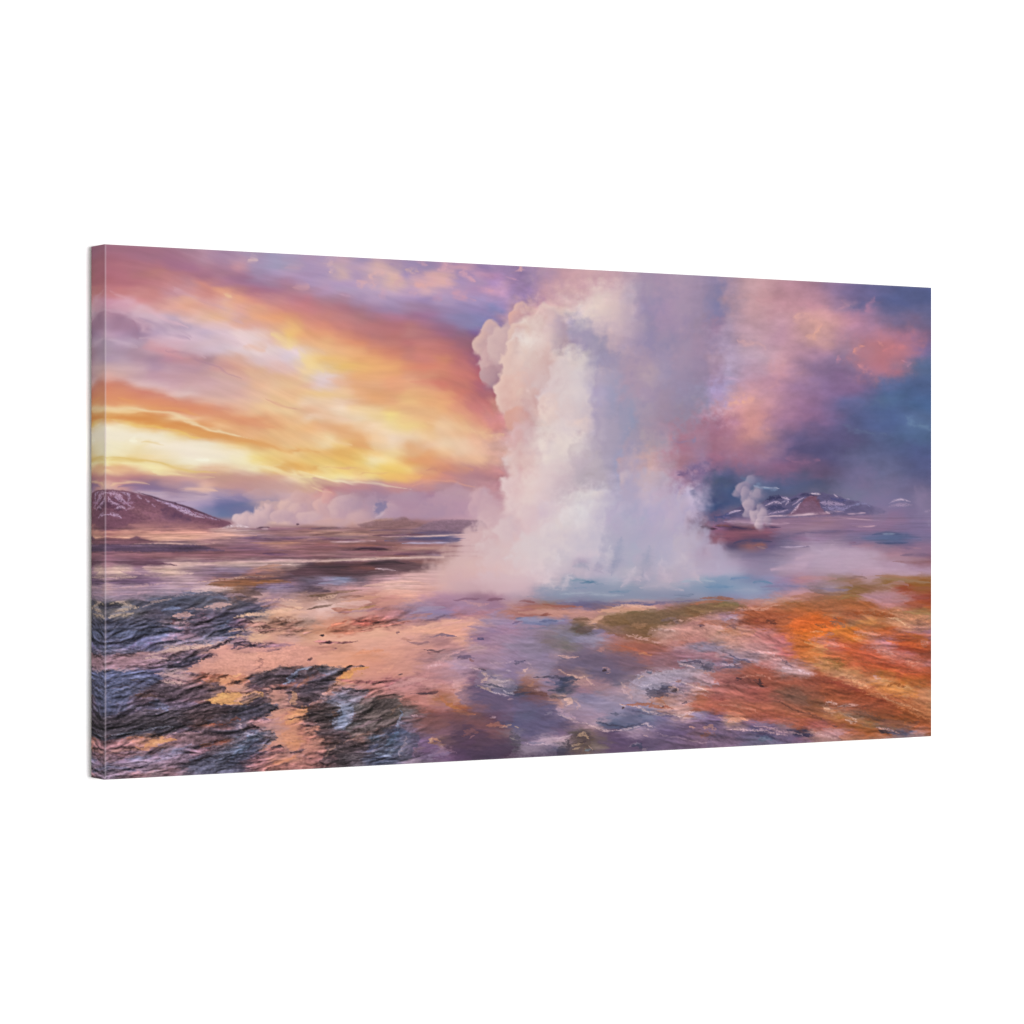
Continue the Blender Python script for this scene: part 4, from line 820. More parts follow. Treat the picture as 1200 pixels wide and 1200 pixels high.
def steam(st_, pg, puff_):
    def tint(c):
        v = hx(c); v = v * np.array([.985, .962, .965], np.float32)
        return '%02X%02X%02X' % tuple(int(x * 255) for x in v)
    def bright(c): return '%02X%02X%02X' % tuple(int(x * 255) for x in hx(c) * .72 + .28 * np.array([.96, .86, .86]))
    def puff(x, y, rx, ry, cl, cd, a=.9, ang=200, soft=.5, rough=.25):
        puff_(x, y, rx, ry, tint(cl), cd, a, ang, soft, rough)
    def st(c, w, p, a=1, soft=1.6, rough=.5, k='i', tap=1, grain=0):
        if k == 'i': st_(c, w * 1.7, p, a * .8, 1.7, .3, 'i', tap)
        else: st_(c, w, p, a, soft, rough, k, tap)
    # distant steam on the left horizon
    for x, y, r, q, c, d, a in [(330, 598, 30, 16, 'DCB4AC', 'B08CA0', .7), (375, 590, 36, 14, 'D8ACAC', 'B090A4', .6), (480, 592, 60, 16, 'C09CB0', 'A884A0', .5), (540, 588, 40, 18, 'C8A0B0', 'B08CA4', .5),
            (277, 607, 8, 6, 'E4C4C4', 'C8A8B4', .95), (288, 609, 13, 9, 'E0BCBC', 'B898A8', .95), (308, 605, 14, 12, 'E0B8B4', 'B494A4', .95), (314, 596, 7, 7, 'E2B8B2', 'B090A4', .9), (300, 610, 12, 8, 'D8B4B4', 'C09CA8', .8),
            (336, 594, 13, 12, 'E4B8A8', 'BC98A4', .9), (350, 600, 15, 14, 'DCB0A8', 'B890A4', .9), (330, 606, 16, 9, 'D4ACAC', 'BC98A8', .85), (366, 606, 18, 9, 'D8B0AC', 'C09CAC', .8), (378, 594, 13, 13, 'E2ACA0', 'BC94A4', .8),
            (384, 583, 9, 10, 'E8A090', 'C88C94', .7), (398, 598, 18, 15, 'D8B0AC', 'B48CA4', .8), (420, 606, 18, 10, 'D0A4A4', 'BC94A4', .7), (412, 590, 14, 14, 'C8A0A8', 'A88CA4', .6), (390, 612, 26, 5, 'D4A8A4', 'C8A0A4', .7),
            (455, 598, 18, 12, 'CCA4AC', 'B490A8', .6), (300, 580, 14, 8, 'C8A0A8', 'B090A4', .3), (350, 583, 12, 8, 'DCA8A0', 'C09498', .5), (505, 600, 30, 9, 'BC98AC', 'A888A4', .5), (560, 590, 14, 24, 'D4A8B0', 'C49CAC', .6)]:
        puff(x, y, r, q, bright(c) if r < 20 else c, d, a, 215, .42, .5)
    pg('68689A', '437,600 441,592 450,590 455,594 450,600 442,604', .6, 3, 3, 'i')
    pg('DCBCC4', '438,607 446,600 452,597 449,602 444,606', .6, 2, 1.5, 'i')
    st('D8BCC4', 2, '258,619 275,616 290,618', .8, 1.3, .5, 'f')
    st('54384C', .9, '300,619 309,618.5 315,618', .9, .8, .4, 'f'); st('F0DCD8', 1, '306,620 313,620', .9, .8, .3, 'f')
    st('5A3C50', 1, '345,614 349,615', .9, .8, .3, 'f')
    st('8C6074', 1, '275,620.5 300,620.5 335,620 370,619', .7, .9, .4, 's')
    # small plume on the right
    for x, y, r, q, c, d, a in [(882, 562, 7, 6, '9890B0', '80789C', .7), (873, 572, 10, 7, '9C8CA8', '84789C', .9), (866, 578, 8, 6, '9888A4', '80749A', .8), (876, 582, 8, 9, 'A090AC', '887C9C', .9), (889, 578, 8, 10, 'A898B0', '8C7C9C', .9),
            (881, 592, 9, 9, 'B4A0B4', '9080A0', .95), (878, 602, 7, 7, 'A898B0', '8C7C9C', .85), (892, 596, 6, 8, 'A090A8', '84749A', .8), (887, 607, 8, 10, 'C4ACBC', 'A08CA4', .95), (896, 603, 6, 9, 'BCA4B8', '9C88A4', .95), (890, 615, 6, 6, 'D0B8C4', 'A890A8', .95), (901, 610, 5, 7, 'A890A8', '90809C', .8)]:
        puff(x, y, r * 1.05, q * 1.02, bright(c), d, a * .9, 205, .5, .5)
    # hazy back of the great column
    for x, y, r, q, c, d, a in [(700, 330, 60, 36, 'D8B0B4', 'B894AC', .6), (650, 330, 26, 30, 'D4A4AC', 'B48CA8', .5), (800, 350, 56, 50, 'A890AC', '9884A4', .6), (790, 420, 50, 70, 'A890AC', '9480A2', .7), (760, 480, 50, 60, 'AC98B0', '9884A0', .7),
            (838, 345, 16, 30, '9080A4', '8478A0', .5), (845, 390, 14, 40, '9880A4', '9080A4', .35), (820, 440, 30, 40, 'A490AE', '9884A4', .5), (770, 350, 26, 60, 'A48CB0', '9484A8', .6), (800, 340, 22, 30, 'B498AE', '9C88A8', .5)]:
        puff(x, y, r, q, c, d, a, 200, .8, .35)
    for x, y, r, q, c, d, a in [(732, 350, 26, 30, 'DCC4C6', 'C0A8B8', .5), (715, 368, 34, 26, 'E2CCC8', 'CCB0B8', .9), (694, 382, 26, 22, 'E2CECC', 'C4B0BC', .85), (765, 360, 20, 40, 'A894B0', '9484A8', .7), (762, 400, 26, 34, 'A08CAC', '9484A6', .7),
            (725, 400, 26, 30, 'B8A0B4', 'A08CAC', .6), (692, 400, 26, 16, 'B0A0B8', '9C8CAE', .8), (712, 415, 18, 26, 'A898B4', '9488AA', .75), (676, 392, 14, 12, 'B0A0B8', 'A090AC', .7), (740, 440, 30, 40, 'B09CB4', '9C8CAC', .6)]:
        puff(x, y, r, q, c, d, a, 200, .85, .4)
    # grey-violet lobes of the shaded side
    for x, y, r, q, c, d, a in [(775, 345, 22, 22, 'B8A0B4', '9484A6', .5), (808, 372, 24, 26, 'AC98B2', '8C7EA2', .5), (752, 388, 24, 22, 'B4A0B8', '9082A6', .55), (786, 402, 26, 24, 'A894B0', '8A7CA0', .5), (744, 424, 20, 20, 'BCA4B4', '9888AA', .6),
            (776, 440, 28, 24, 'B4A0B2', '9082A2', .5), (812, 428, 22, 26, 'AC98B4', '9080A4', .45), (758, 470, 26, 22, 'B4A0B4', '9484A2', .5), (794, 474, 26, 22, 'A892AC', '8C7C9C', .5), (766, 502, 26, 18, 'B29AAC', '9A88A4', .5), (826, 392, 16, 24, 'A894B4', '8C80A6', .4),
            (838, 350, 14, 20, '9C88A8', '7C74A0', .5), (700, 372, 20, 18, 'E0CCC8', 'C8B0BC', .6), (722, 372, 22, 20, 'DCC6C6', 'B4A0B6', .55), (690, 396, 18, 12, 'B4A4BC', '988CAE', .7), (706, 410, 18, 18, 'B0A2BC', '9084A8', .65)]:
        puff(x, y, r, q, c, d, a, 205, .75, .35)
    # left lobes
    for x, y, r, q, c, d, a in [(577, 388, 13, 15, 'D8B4B4', 'BC98A4', .97), (568, 404, 17, 17, 'E0B8B0', 'BC94A0', .98), (580, 424, 20, 26, 'D8B0B0', 'B48C98', .97), (590, 404, 20, 26, 'DCBCB8', 'C8A4A8', .9), (575, 440, 14, 14, 'C8A0A4', 'B08894', .9),
            (612, 364, 13, 12, 'DCB4B4', 'C4A0A8', .95), (606, 372, 11, 11, 'DCACA8', 'C8A0A4', .9), (642, 372, 18, 18, 'E4C8C4', 'C0A4AC', .97), (628, 388, 26, 24, 'E4CCC4', 'CCACAC', .97), (612, 396, 18, 20, 'E4C4B8', 'D4B0AC', .9),
            (652, 392, 15, 26, 'D8BEBE', 'B89CA8', .85), (622, 408, 28, 24, 'E8D4CC', 'D0B0B0', .95), (608, 430, 24, 34, 'E8C8BC', 'D0A8A4', .97), (634, 436, 24, 34, 'D8B8B4', 'CCA8A8', .9), (600, 462, 22, 28, 'E8C4B8', 'D8A49C', .97),
            (622, 476, 24, 26, 'DCB4AC', 'D0A4A0', .8), (606, 492, 16, 18, 'E0A898', 'D49C94', .85)]:
        puff(x, y, r, q, c, d, a, 205, .3, .28)
    # central bright tower
    for x, y, r, q, c, d, a in [(673, 414, 13, 12, 'DCD0D0', 'B4A4B8', .95), (685, 424, 14, 13, 'D8CCD0', 'AC9CB8', .85), (668, 436, 24, 28, 'DCC8C8', 'C4B4BC', .95), (690, 448, 24, 32, 'D4C8CC', 'ACA0BC', .9), (656, 468, 26, 34, 'E0CCCC', 'CCB4BC', .95),
            (648, 482, 20, 26, 'ECD4C8', 'D4B8B8', .9), (680, 476, 28, 30, 'E0D0D0', 'C8B8C4', .85), (712, 470, 20, 50, 'B0A4C0', 'A09CBC', .75), (735, 486, 13, 34, 'A09CBC', '9494B4', .7), (716, 520, 24, 46, 'B0A4BC', 'A498B4', .7),
            (684, 498, 15, 10, 'E4D0CC', 'D0BCC4', .8), (662, 512, 34, 22, 'E6D6D0', 'CCBCC4', .95), (640, 526, 24, 26, 'E8D4CC', 'D4BCC0', .95), (668, 534, 30, 22, 'DCCCCC', 'BCACB8', .85), (612, 514, 18, 22, 'E0BCBC', 'D4A8AC', .9),
            (620, 545, 30, 30, 'E4CCC8', 'D4B8BC', .9), (690, 540, 26, 34, 'BCACB8', 'B0A4BC', .7), (655, 562, 34, 26, 'DCC4C8', 'C0ACB8', .8), (612, 575, 26, 26, 'E6CCCC', 'DCB8BC', .9), (625, 560, 15, 13, 'E8D4D0', 'DCC0C4', .6)]:
        puff(x, y, r, q, c, d, a, 200, .5, .32)
    # right lobes
    for x, y, r, q, c, d, a in [(748, 532, 22, 30, 'C0A0AC', 'A88CA8', .6), (738, 548, 15, 17, 'D0A8AC', 'B498B0', .7), (752, 566, 24, 16, 'C0A8BC', 'B09CB8', .85), (735, 560, 10, 12, 'D8BCC0', 'B8A4BC', .8), (760, 582, 34, 28, 'BCACC4', 'B0A0C0', .9),
            (790, 571, 14, 12, 'C4B0C4', 'B09CBC', .97), (785, 590, 24, 26, 'BCA8C4', 'B0A0C0', .95), (801, 584, 8, 12, 'C0ACC4', 'A898BC', .9), (696, 592, 32, 18, 'DED4D8', 'C4B8CC', .97), (676, 588, 13, 10, 'DCD0D4', 'C8B8C8', .95), (705, 582, 12, 9, 'D8CCD4', 'BCB0C8', .9),
            (656, 604, 15, 13, 'E0CCD0', 'CCB8C4', .9), (690, 612, 44, 24, 'DFD6DA', 'C4BACC', .95), (650, 620, 30, 26, 'E0CED0', 'D4C0C8', .9), (610, 610, 30, 30, 'E4CCCC', 'D8B8C0', .85), (580, 620, 26, 30, 'DCBCC0', 'D0ACB4', .8),
            (736, 610, 30, 30, 'BCB0CC', 'B0A8C4', .85), (770, 612, 34, 30, 'B8ACC8', 'B0A4C4', .85), (800, 612, 20, 30, 'C0B0C8', 'B4A4C4', .8), (575, 596, 16, 20, 'D4B0B8', 'C8A0AC', .6), (560, 640, 26, 24, 'DCBABC', 'D0A8AC', .8)]:
        puff(x, y, r, q, c, d, a, 205, .5, .35)
    for x, y, r, q, c, d, a in [(803, 578, 8, 9, 'C4B0C6', 'A898BC', .8), (806, 594, 10, 12, 'C0ACC4', 'AC9CBE', .8), (812, 612, 11, 13, 'C4B0C6', 'ACA0C0', .8), (822, 632, 13, 13, 'C0B0C6', 'A89CBC', .75), (838, 648, 14, 11, 'BCAAC2', 'A498B8', .7),
            (668, 606, 16, 13, 'E4DADC', 'C8BAC8', .7), (700, 600, 14, 12, 'E0D8DC', 'BCB0C8', .7), (648, 626, 18, 15, 'E2D6D8', 'CCBCC8', .7), (620, 640, 20, 16, 'E0D0D2', 'CCB8C2', .7), (596, 622, 16, 16, 'E0CACC', 'CCB0BC', .7), (575, 645, 18, 14, 'DCC2C4', 'C8A8B2', .65),
            (735, 596, 12, 12, 'C4B8D0', 'A8A0C0', .6), (765, 600, 16, 16, 'C0B2CC', 'A8A0C0', .55), (748, 624, 16, 18, 'B8B0CC', 'A0A0C0', .5), (788, 622, 14, 16, 'C0B2CA', 'AAA0C0', .5), (682, 636, 18, 18, 'DCD2D8', 'BCB2C8', .6), (712, 632, 14, 20, 'CCC4D4', 'ACAAC4', .6)]:
        puff(x, y, r, q, c, d, a, 205, .5, .4)
    # spray spreading over the pool
    for x, y, r, q, c, d, a in [(530, 664, 34, 20, 'DCB8B4', 'D0A8AC', .75), (560, 668, 46, 20, 'DFC0BC', 'D8B4B4', .8), (600, 655, 44, 34, 'E0C8C8', 'D8BCC0', .85), (640, 650, 40, 34, 'DFD2D4', 'D4C4CC', .85), (600, 684, 50, 15, 'DAC4C8', 'D4BCC4', .85), (500, 676, 34, 10, 'D8B4B0', 'D0A8AC', .5),
            (690, 640, 40, 30, 'D4C8D2', 'C0B8CC', .7), (735, 640, 30, 36, 'B0ACC4', 'ACA8C2', .7), (780, 645, 36, 30, 'B8B0C8', 'ACA8C4', .75), (812, 642, 28, 30, 'C4B8C8', 'B4A8C4', .85), (838, 662, 30, 15, 'B8B0C8', 'B0A4C0', .7),
            (835, 650, 20, 16, 'B8A4BC', 'A898B4', .5), (765, 672, 26, 18, 'B8B4C8', 'B0B0C8', .7), (800, 675, 30, 15, 'BCB4C8', 'B4B0C8', .8), (700, 668, 30, 15, 'BCB8C8', 'B0B0C8', .6), (660, 665, 24, 18, 'D0C8D0', 'C0B8C8', .7), (560, 690, 50, 8, 'D4B8BC', 'CCB0B8', .5)]:
        puff(x, y, r, q, c, d, a * .85, 200, .75, .5)
    # water of the pool showing through
    pg('8098B8', '636,690 660,684 700,682 740,685 780,690 815,684 850,676 880,678 905,684 895,694 850,700 800,704 740,706 690,706 650,702 628,698', .42, 7, 3, 's')
    for s in ('6088A8|1.6|681,684 695,682 706,685|.85', '7094B4|1.2|675,690 690,689|.8', '7898B0|1.8|668,681 690,681|.6', '6890B0|2|712,692 725,694 740,693|.6', '9CB0C4|3|655,697 690,696 730,698|.6', '889CB8|2|730,700 770,700 810,698|.7',
              '5C88AC|2|885,683 895,681 905,684|.7', '7090B8|2.2|855,680 870,678 882,679|.8', '6490B8|1.8|826,688 845,688 862,688|.85', '7098BC|1.4|838,685 850,688|.6', 'A0B4C8|3|800,682 820,680 838,683|.5', '94A8C4|4|860,693 890,692 915,690|.5', '807CA4|3|890,688 920,687 950,690|.6',
              'B0B0C4|3|750,690 775,686 800,692|.6', '647C9C|1.2|790,696 805,698 815,697|.5', '6C6C94|1.6|640,706 680,706 730,708 800,706|.7', '746C90|1.4|690,711 740,710 780,707 830,703|.7', '8890AC|2.4|620,700 660,704 700,703|.5'):
        c, w, p, a = s.split('|'); st(c, float(w), p, float(a), 1.4, .7, 's')
    for s in ('C8C4D0|2.2|668,672 664,684 656,692|.7', 'C4BCCC|2.5|700,650 690,668 684,676|.5', 'CCC4D0|2.5|716,640 712,655 705,668|.45', 'C8C0D0|2.4|745,665 735,680 728,688|.6', 'C4BCCC|2|742,670 748,682|.6', 'C0B8CC|2|755,668 760,682|.5',
              'C8BCCC|3|775,655 778,670 785,684|.5', 'C4B8C8|3|800,650 812,668 822,682|.5', '8C94B4|3|728,630 724,655 716,675|.35', '9098B4|3|762,640 758,660 752,676|.35', 'D8CCD4|3|655,650 648,668 636,686|.5', 'A09CB8|3|700,660 706,672|.5', '9CA0B8|2|672,664 684,662 692,668|.5', 'DCD0D4|4|620,670 640,680 650,690|.5'):
        c, w, p, a = s.split('|'); st(c, float(w), p, float(a), 1.6, .7, 'i')

def rock_light(P, sl, s, amp, sx=5., sy=2.2, th=0.):
    """gritty relief lit from one side, used inside rocky areas"""
    X = P.X[sl]; Y = P.Y[sl]; c, q = math.cos(th), math.sin(th)
    u = X * c + Y * q; v = -X * q + Y * c
    n = fbm(u / sx, v / sy, 4, s, .7) - fbm((u + 1.2) / sx, (v + 1.2) / sy, 4, s, .7)
    return n * amp

def ground(P, st, pg, puff):
    X, Y = P.X, P.Y
    def many(t, soft=1., rough=.8, k='g', grain=0.):
        for r in t.strip().split('\n'):
            c, w, p, a = r.strip().split('|'); w = float(w)
            if w < 2.1 and hx(c).mean() > .66: a = float(a) * .8; gr = .55
            else: gr = grain
            st(c, w, p, float(a) * .78, soft, rough * .65, k, grain=gr, warp=.8)
    def areas(t, soft=1.2, rough=2.5, k='g', grain=0.):
        for r in t.strip().split('\n'):
            c, p, a = r.strip().split('|'); pg(c, p, float(a) * AREA, soft, rough, k, grain, 1, .8)
    ground_left(P, st, pg, many, areas)
    ground_mid(P, st, pg, many, areas)
    ground_right(P, st, pg, many, areas)
    # the rocks never go black: dusk light fills them with violet
    l0 = (P.img @ np.array([.3, .55, .15], np.float32))
    P.img += (np.array([.40, .335, .40], np.float32) - P.img) * (np.clip((.38 - l0) * 1.1, 0, .35) * sm((Y - 670) / 20))[..., None]
    # grit of the ground: strong in the rocks, faint on the wet flats
    lum = P.img @ np.array([.3, .55, .15], np.float32)
    near = sm((Y - 655) / 90)
    steamy = sm((X - 480) / 60) * sm((930 - X) / 60) * sm((714 - Y) / 12)
    lft = sm((520 - X) / 80); rgt = sm((X - 730) / 90)
    rock = (lft * sm((.66 - lum) / .22) + rgt * .24 + (1 - lft) * (1 - rgt) * .06 + .04) * near * (1 - steamy)
    rock = rock * (.55 + .45 * sm((Y - 680) / 60))
    V = Y + np.where(X < 560, .2, -.2) * (X - 560) * np.where(X < 560, 1, 1)
    V = V + 7 * fbm(X / 90, Y / 50, 2, 77)
    n1 = fbm(X / 16, V / 6, 5, 61, .62); n2 = fbm(X / 5, V / 2.2, 2, 66, .7)
    r = 1 - np.abs(fbm(X / 22, V / 6, 4, 71, .6)) * 7
    n = n1 * .6 + n2 * .22 - .10 * np.clip(r, 0, 1) + .02
    # layered ledges: relief of a ridged height field, lit from the upper left
    def ledge(dx, dy): return 1 - np.abs(fbm((X + dx) / 62, (V + dy) / 20, 5, 101, .5)) * 2
    rel = (ledge(-.8, -1.2) - ledge(.8, 1.2))
    n = n * .55 - rel * 1.05
    P.img *= np.clip(1 + n * rock * .8, .4, 1.7)[..., None]
    # pale crumbs and dark specks
    cr = sm((n2 - .42) * 7) * rock * .12; P.img += (np.array([.80, .72, .74], np.float32) - P.img) * cr[..., None]
    dk = sm((-n1 - .3) * 8) * rock * .25; P.img += (np.array([.19, .15, .19], np.float32) - P.img) * dk[..., None]
    # thin horizontal layering of the far plain, and the slate of the storm sky
    far = sm((Y - 615) / 6) * sm((715 - Y) / 40) * (1 - sm((X - 460) / 70)) + .35 * sm((X - 860) / 40) * sm((Y - 600) / 6) * sm((645 - Y) / 12)
    P.img *= (1 + (.20 * fbm(X / 34, Y / 1.9, 4, 121, .6) + .16 * fbm(X / 90, Y / 3.4, 3, 127, .5)) * far)[..., None]
    P.img *= 1 + (sm((X - 900) / 80) * sm((600 - Y) / 60))[..., None] * (np.array([1.0, .955, .965], np.float32) - 1)
    P.img *= 1 + (sm((X - 760) / 90) * sm((Y - 700) / 40))[..., None] * (np.array([1.03, .945, .93], np.float32) - 1)
    P.img *= (1 + .025 * P.n_str * sm((Y - 615) / 20) * (1 - steamy))[..., None]
    P.img *= 1 + sm((Y - 640) / 60)[..., None] * (np.array([1.015, .94, .955], np.float32) - 1)
    g = (P.img @ np.array([.3, .55, .15], np.float32))[..., None]
    P.img[:] = g + (P.img - g) * (SATURATION - .07 * sm((Y - 640) / 60) - .05 * sm((590 - Y) / 25) * sm((600 - X) / 60))[..., None]
    # crispen the ground a little, as a printer's profile does
    us_ = (P.img - blur(P.img, 1)) * .2 + (P.img - blur(P.img, 4)) * .35
    col_ = sm((X - 540) / 40) * sm((885 - X) / 40) * sm((695 - Y) / 20)
    big = blur(blur(P.img, 7), 7)
    P.img += (P.img - big) * (.5 * col_)[..., None]
    P.img += us_ * (sm((Y - 650) / 50) * (1 - steamy))[..., None]
    np.clip(P.img, 0, 1, out=P.img)

def ground_left(P, st, pg, many, areas):
    many("""
E0B8AC|2|123,668 150,671 175,675|.8
D8B8A8|1.6|126,676 140,677 160,676|.8
E4C4B4|2|186,668 205,671 225,673|.85
D0A8A0|2.5|166,665 180,666 190,666|.8
8C6C84|2|140,671 170,673 190,672|.6
70587A|2.2|123,682 150,683 172,684|.8
C8A4A8|1.3|123,692 150,689 175,686 200,683|.9
BC9CAC|1.4|123,698 155,696 185,693|.8
E0B8A4|1.2|230,683 260,680 290,677 320,675|.9
8C5C3C|3|240,686 265,685 300,684 340,683|.85
9C6440|2|260,688 290,684 330,681|.7
6C5450|4|272,696 290,694 305,697|.7
5C4E58|3|280,700 295,702 285,706|.7
7C6C94|3|300,688 325,686 345,688|.7
A494B4|1.5|310,690 335,688|.6
6A5464|4|300,672 325,674 350,677|.7
8C6C6C|4|305,666 325,664 350,666|.8
C89078|1.6|300,666 315,664 330,663|.8
5C4450|2|285,677 310,678 345,679|.7
94809C|3|250,666 275,668 295,666|.6
6C5A78|2.6|245,674 262,676 280,674|.6
C4A4A4|1.2|200,688 225,687 250,689 272,690|.8
D8BCB8|2|215,694 240,692 262,691 272,692|.85
A890A4|3|160,694 190,697 215,696|.5
C4A8B4|1.2|195,700 225,698 255,698|.7
""", 1., .8, 's')
    areas("""
4C5064|121,712 145,708 165,706 185,703 205,700 225,697 248,695 262,697 272,702 268,710 255,716 240,722 225,730 212,738 195,744 170,748 145,752 121,758|.9
4A4C60|225,728 245,716 262,712 280,706 296,710 304,712 290,716 275,720 268,730 255,740 240,744 222,742|.85
525E80|121,742 150,740 180,738 200,734 212,738 190,748 160,758 121,762|.6
""", 2.5, 4, 'g')
    many("""
D8C0A4|1.6|124,709 138,706 150,710 160,712|.85
DCC4A4|1.6|130,717 140,716 152,714 162,711|.85
E0C8A4|1.4|123,724 132,723 145,722 156,719|.8
C8A898|1|170,708 185,704 200,702|.8
D0B4A8|1|165,712 182,706|.6
34384A|2.4|125,712 134,710 142,713|.8
3A3C4C|2.6|150,728 165,724 175,728|.6
2E3444|1.5|195,714 212,709 228,712|.5
2C3040|1.4|150,734 170,727 185,733|.6
6478A0|2.6|190,716 200,712 210,714|.6
5C6C94|4|196,736 188,744 176,752|.45
6A7AA0|2.4|130,745 155,743 175,741|.5
7484A4|2|240,703 255,700 268,704|.55
D8ACA4|2.6|201,724 212,722 226,722|.95
C09CA4|1.6|194,732 208,731 224,729|.95
D8B0A8|2.6|238,712 252,710 270,709|.9
C8A0A0|1.3|216,716 228,714 240,715|.7
5C2F3C|1.4|196,726 202,730 198,734|.5
3C3444|2|228,734 240,728 250,732|.6
30303E|1.5|256,724 268,716 282,712|.5
6478A0|2|250,738 260,734 268,728|.4
A890A0|2|262,700 275,697 285,699|.6
F0D0A8|1.8|272,724 285,721 300,721|.95
F0C4A0|2.6|282,722 305,720 330,716 355,712|.9
E8B8A0|1.6|300,706 325,704 350,704|.8
ECB898|1.6|262,742 285,738 310,742|.9
F0C090|1.6|268,748 295,746 320,742|.8
946860|2.4|285,736 305,732 320,736|.85
7A5450|2.6|295,738 310,740 330,736|.8
6C4C50|1.2|280,734 290,730 300,732|.8
A47868|1.5|300,743 320,742 340,734|.7
E8C0AC|1.6|320,724 345,728 360,724|.7
B88878|1.4|300,712 330,710 350,716|.6
A890A4|2|232,752 260,750 290,752|.5
5C5078|3|123,756 150,760 180,757 210,752|.6
""", 1., .9, 'g')
    # second shelf
    areas("""
55607F|121,752 160,756 200,750 240,752 262,748 275,750 240,754 200,760 160,766 121,768|.8
9C8090|121,772 150,768 175,770 200,768 215,772 190,780 160,784 121,787|.85
E4A892|262,766 280,758 300,756 330,760 352,756 360,762 350,776 335,784 318,790 290,793 262,792 225,790 215,788 235,776|.95
E9A48A|300,762 330,764 360,758 372,770 352,780 330,784 300,786|.7
566080|121,788 140,787 160,790 178,792 186,798 176,806 166,812 150,818 145,830 138,836 121,840|.95
50464F|160,818 166,808 190,800 210,802 240,800 262,806 258,815 244,822 225,822 200,820 180,822|.9
6A5E72|145,826 170,818 200,820 230,826 250,826 275,828 262,832 225,834 190,836 150,836|.8
3A363C|121,842 150,838 180,832 215,832 240,828 262,828 280,832 276,844 255,850 220,852 180,856 150,862 121,866|.95
4A3A3A|220,832 240,828 268,830 278,836 262,846 232,850 222,842|.7
2A2C34|121,852 160,850 200,848 225,850 190,856 150,862 121,864|.9
484858|240,845 262,838 280,830 300,828 322,826 322,836 300,842 282,848 262,852|.8
52485A|236,860 255,852 275,850 290,854 300,860 290,864 262,868 240,868|.9
""", 1.5, 3, 'g')
    many("""
C8A8A4|1|124,787 145,787 158,784|.8
E8C8B8|1.4|165,774 180,772 195,775|.8
D8BCB0|1.8|172,768 200,764 230,758 250,752|.8
E0C4B0|1.2|210,764 235,758 262,752|.8
5C4E5C|2.4|190,772 220,766 250,758 275,752|.85
4C4858|4.5|190,782 205,776 222,773 240,774|.9
3E4258|2.4|206,778 222,775 238,775|.7
5A4C5A|2|160,786 185,781 200,778|.8
40384A|2|270,762 285,754 295,760|.7
5C4858|2.4|280,756 300,757 318,759|.85
4C3C48|1.4|276,763 292,757 300,760|.8
A48090|2|300,756 318,757 345,757|.7
7C5C68|1.2|310,765 322,763 335,759|.6
C8A4A0|2|180,790 200,792 215,796|.9
E0C0B4|1.4|188,800 200,802 215,802|.9
C8A8A8|1.4|196,786 210,786 222,790|.8
5C4C5C|2|200,792 215,789 230,793|.7
5A4A58|1.6|190,796 205,797 215,800|.6
8C5440|2.6|235,794 255,793 270,794|.8
A86C50|1.4|232,799 245,800 258,797|.8
E8A878|1.8|255,800 268,796 280,792|.9
F0B478|1.2|270,795 280,792|.8
8C5C50|1.4|262,803 280,800 300,802|.8
4A3840|1.4|268,797 282,803 300,800|.4
A8746C|1|300,770 305,776 302,782 296,788|.85
B07C70|.8|298,772 308,778|.7
D4A08C|1.8|263,808 280,806 290,808|.9
5A4A58|4|250,802 257,806 262,812|.8
4C3A42|2|165,814 175,812 185,816|.8
4C3830|3|158,816 172,815 182,818|.8
6C7CA4|3.6|176,826 188,828 196,834|.6
8890B0|1.4|138,834 150,830 165,832|.5
7886AC|2|150,796 165,796 178,802|.5
3A3440|.9|125,808 145,806 160,808|.5
3C4464|1|130,820 148,818|.5
A8907C|.8|150,800 160,797|.4
""", 1., .9, 'g')
    # golden puddle and rocks
    pg('D8A060', '243,825 248,818 258,814 275,814 290,815 305,813 310,817 298,822 285,826 265,826 250,826', .95, 1, .8, 'g')
    st('E8B468', 2.4, '247,823 258,818 268,818', .9, 1, .5); st('E0A888', 3.5, '275,822 290,818 305,815', .9, 1, .5); st('5A3C38', .9, '258,814 275,813 290,814 300,812', .7, .8, .5)
    areas("""
4A3E4A|280,824 285,818 295,815 305,815 315,820 312,824 300,827 285,827|.95
3F4050|270,842 285,834 300,830 318,826 325,832 312,838 295,844 280,848|.9
4E464C|290,796 300,790 318,786 340,782 360,782 372,782 360,790 340,792 335,800 320,804 300,805|.95
4A4048|292,796 305,790 325,786 345,783 330,790 310,796|.8
564850|332,804 345,795 352,787 370,782 390,783 405,782 412,784 404,790 394,798 388,806 380,812 372,822 362,828 350,832 340,828 336,818|.95
3E3A44|350,814 362,806 380,800 384,808 372,820 356,828|.8
383438|380,864 360,860 355,850 358,838 372,828 392,826 400,836 395,850 386,862|.6
""", 1, 2, 'g')
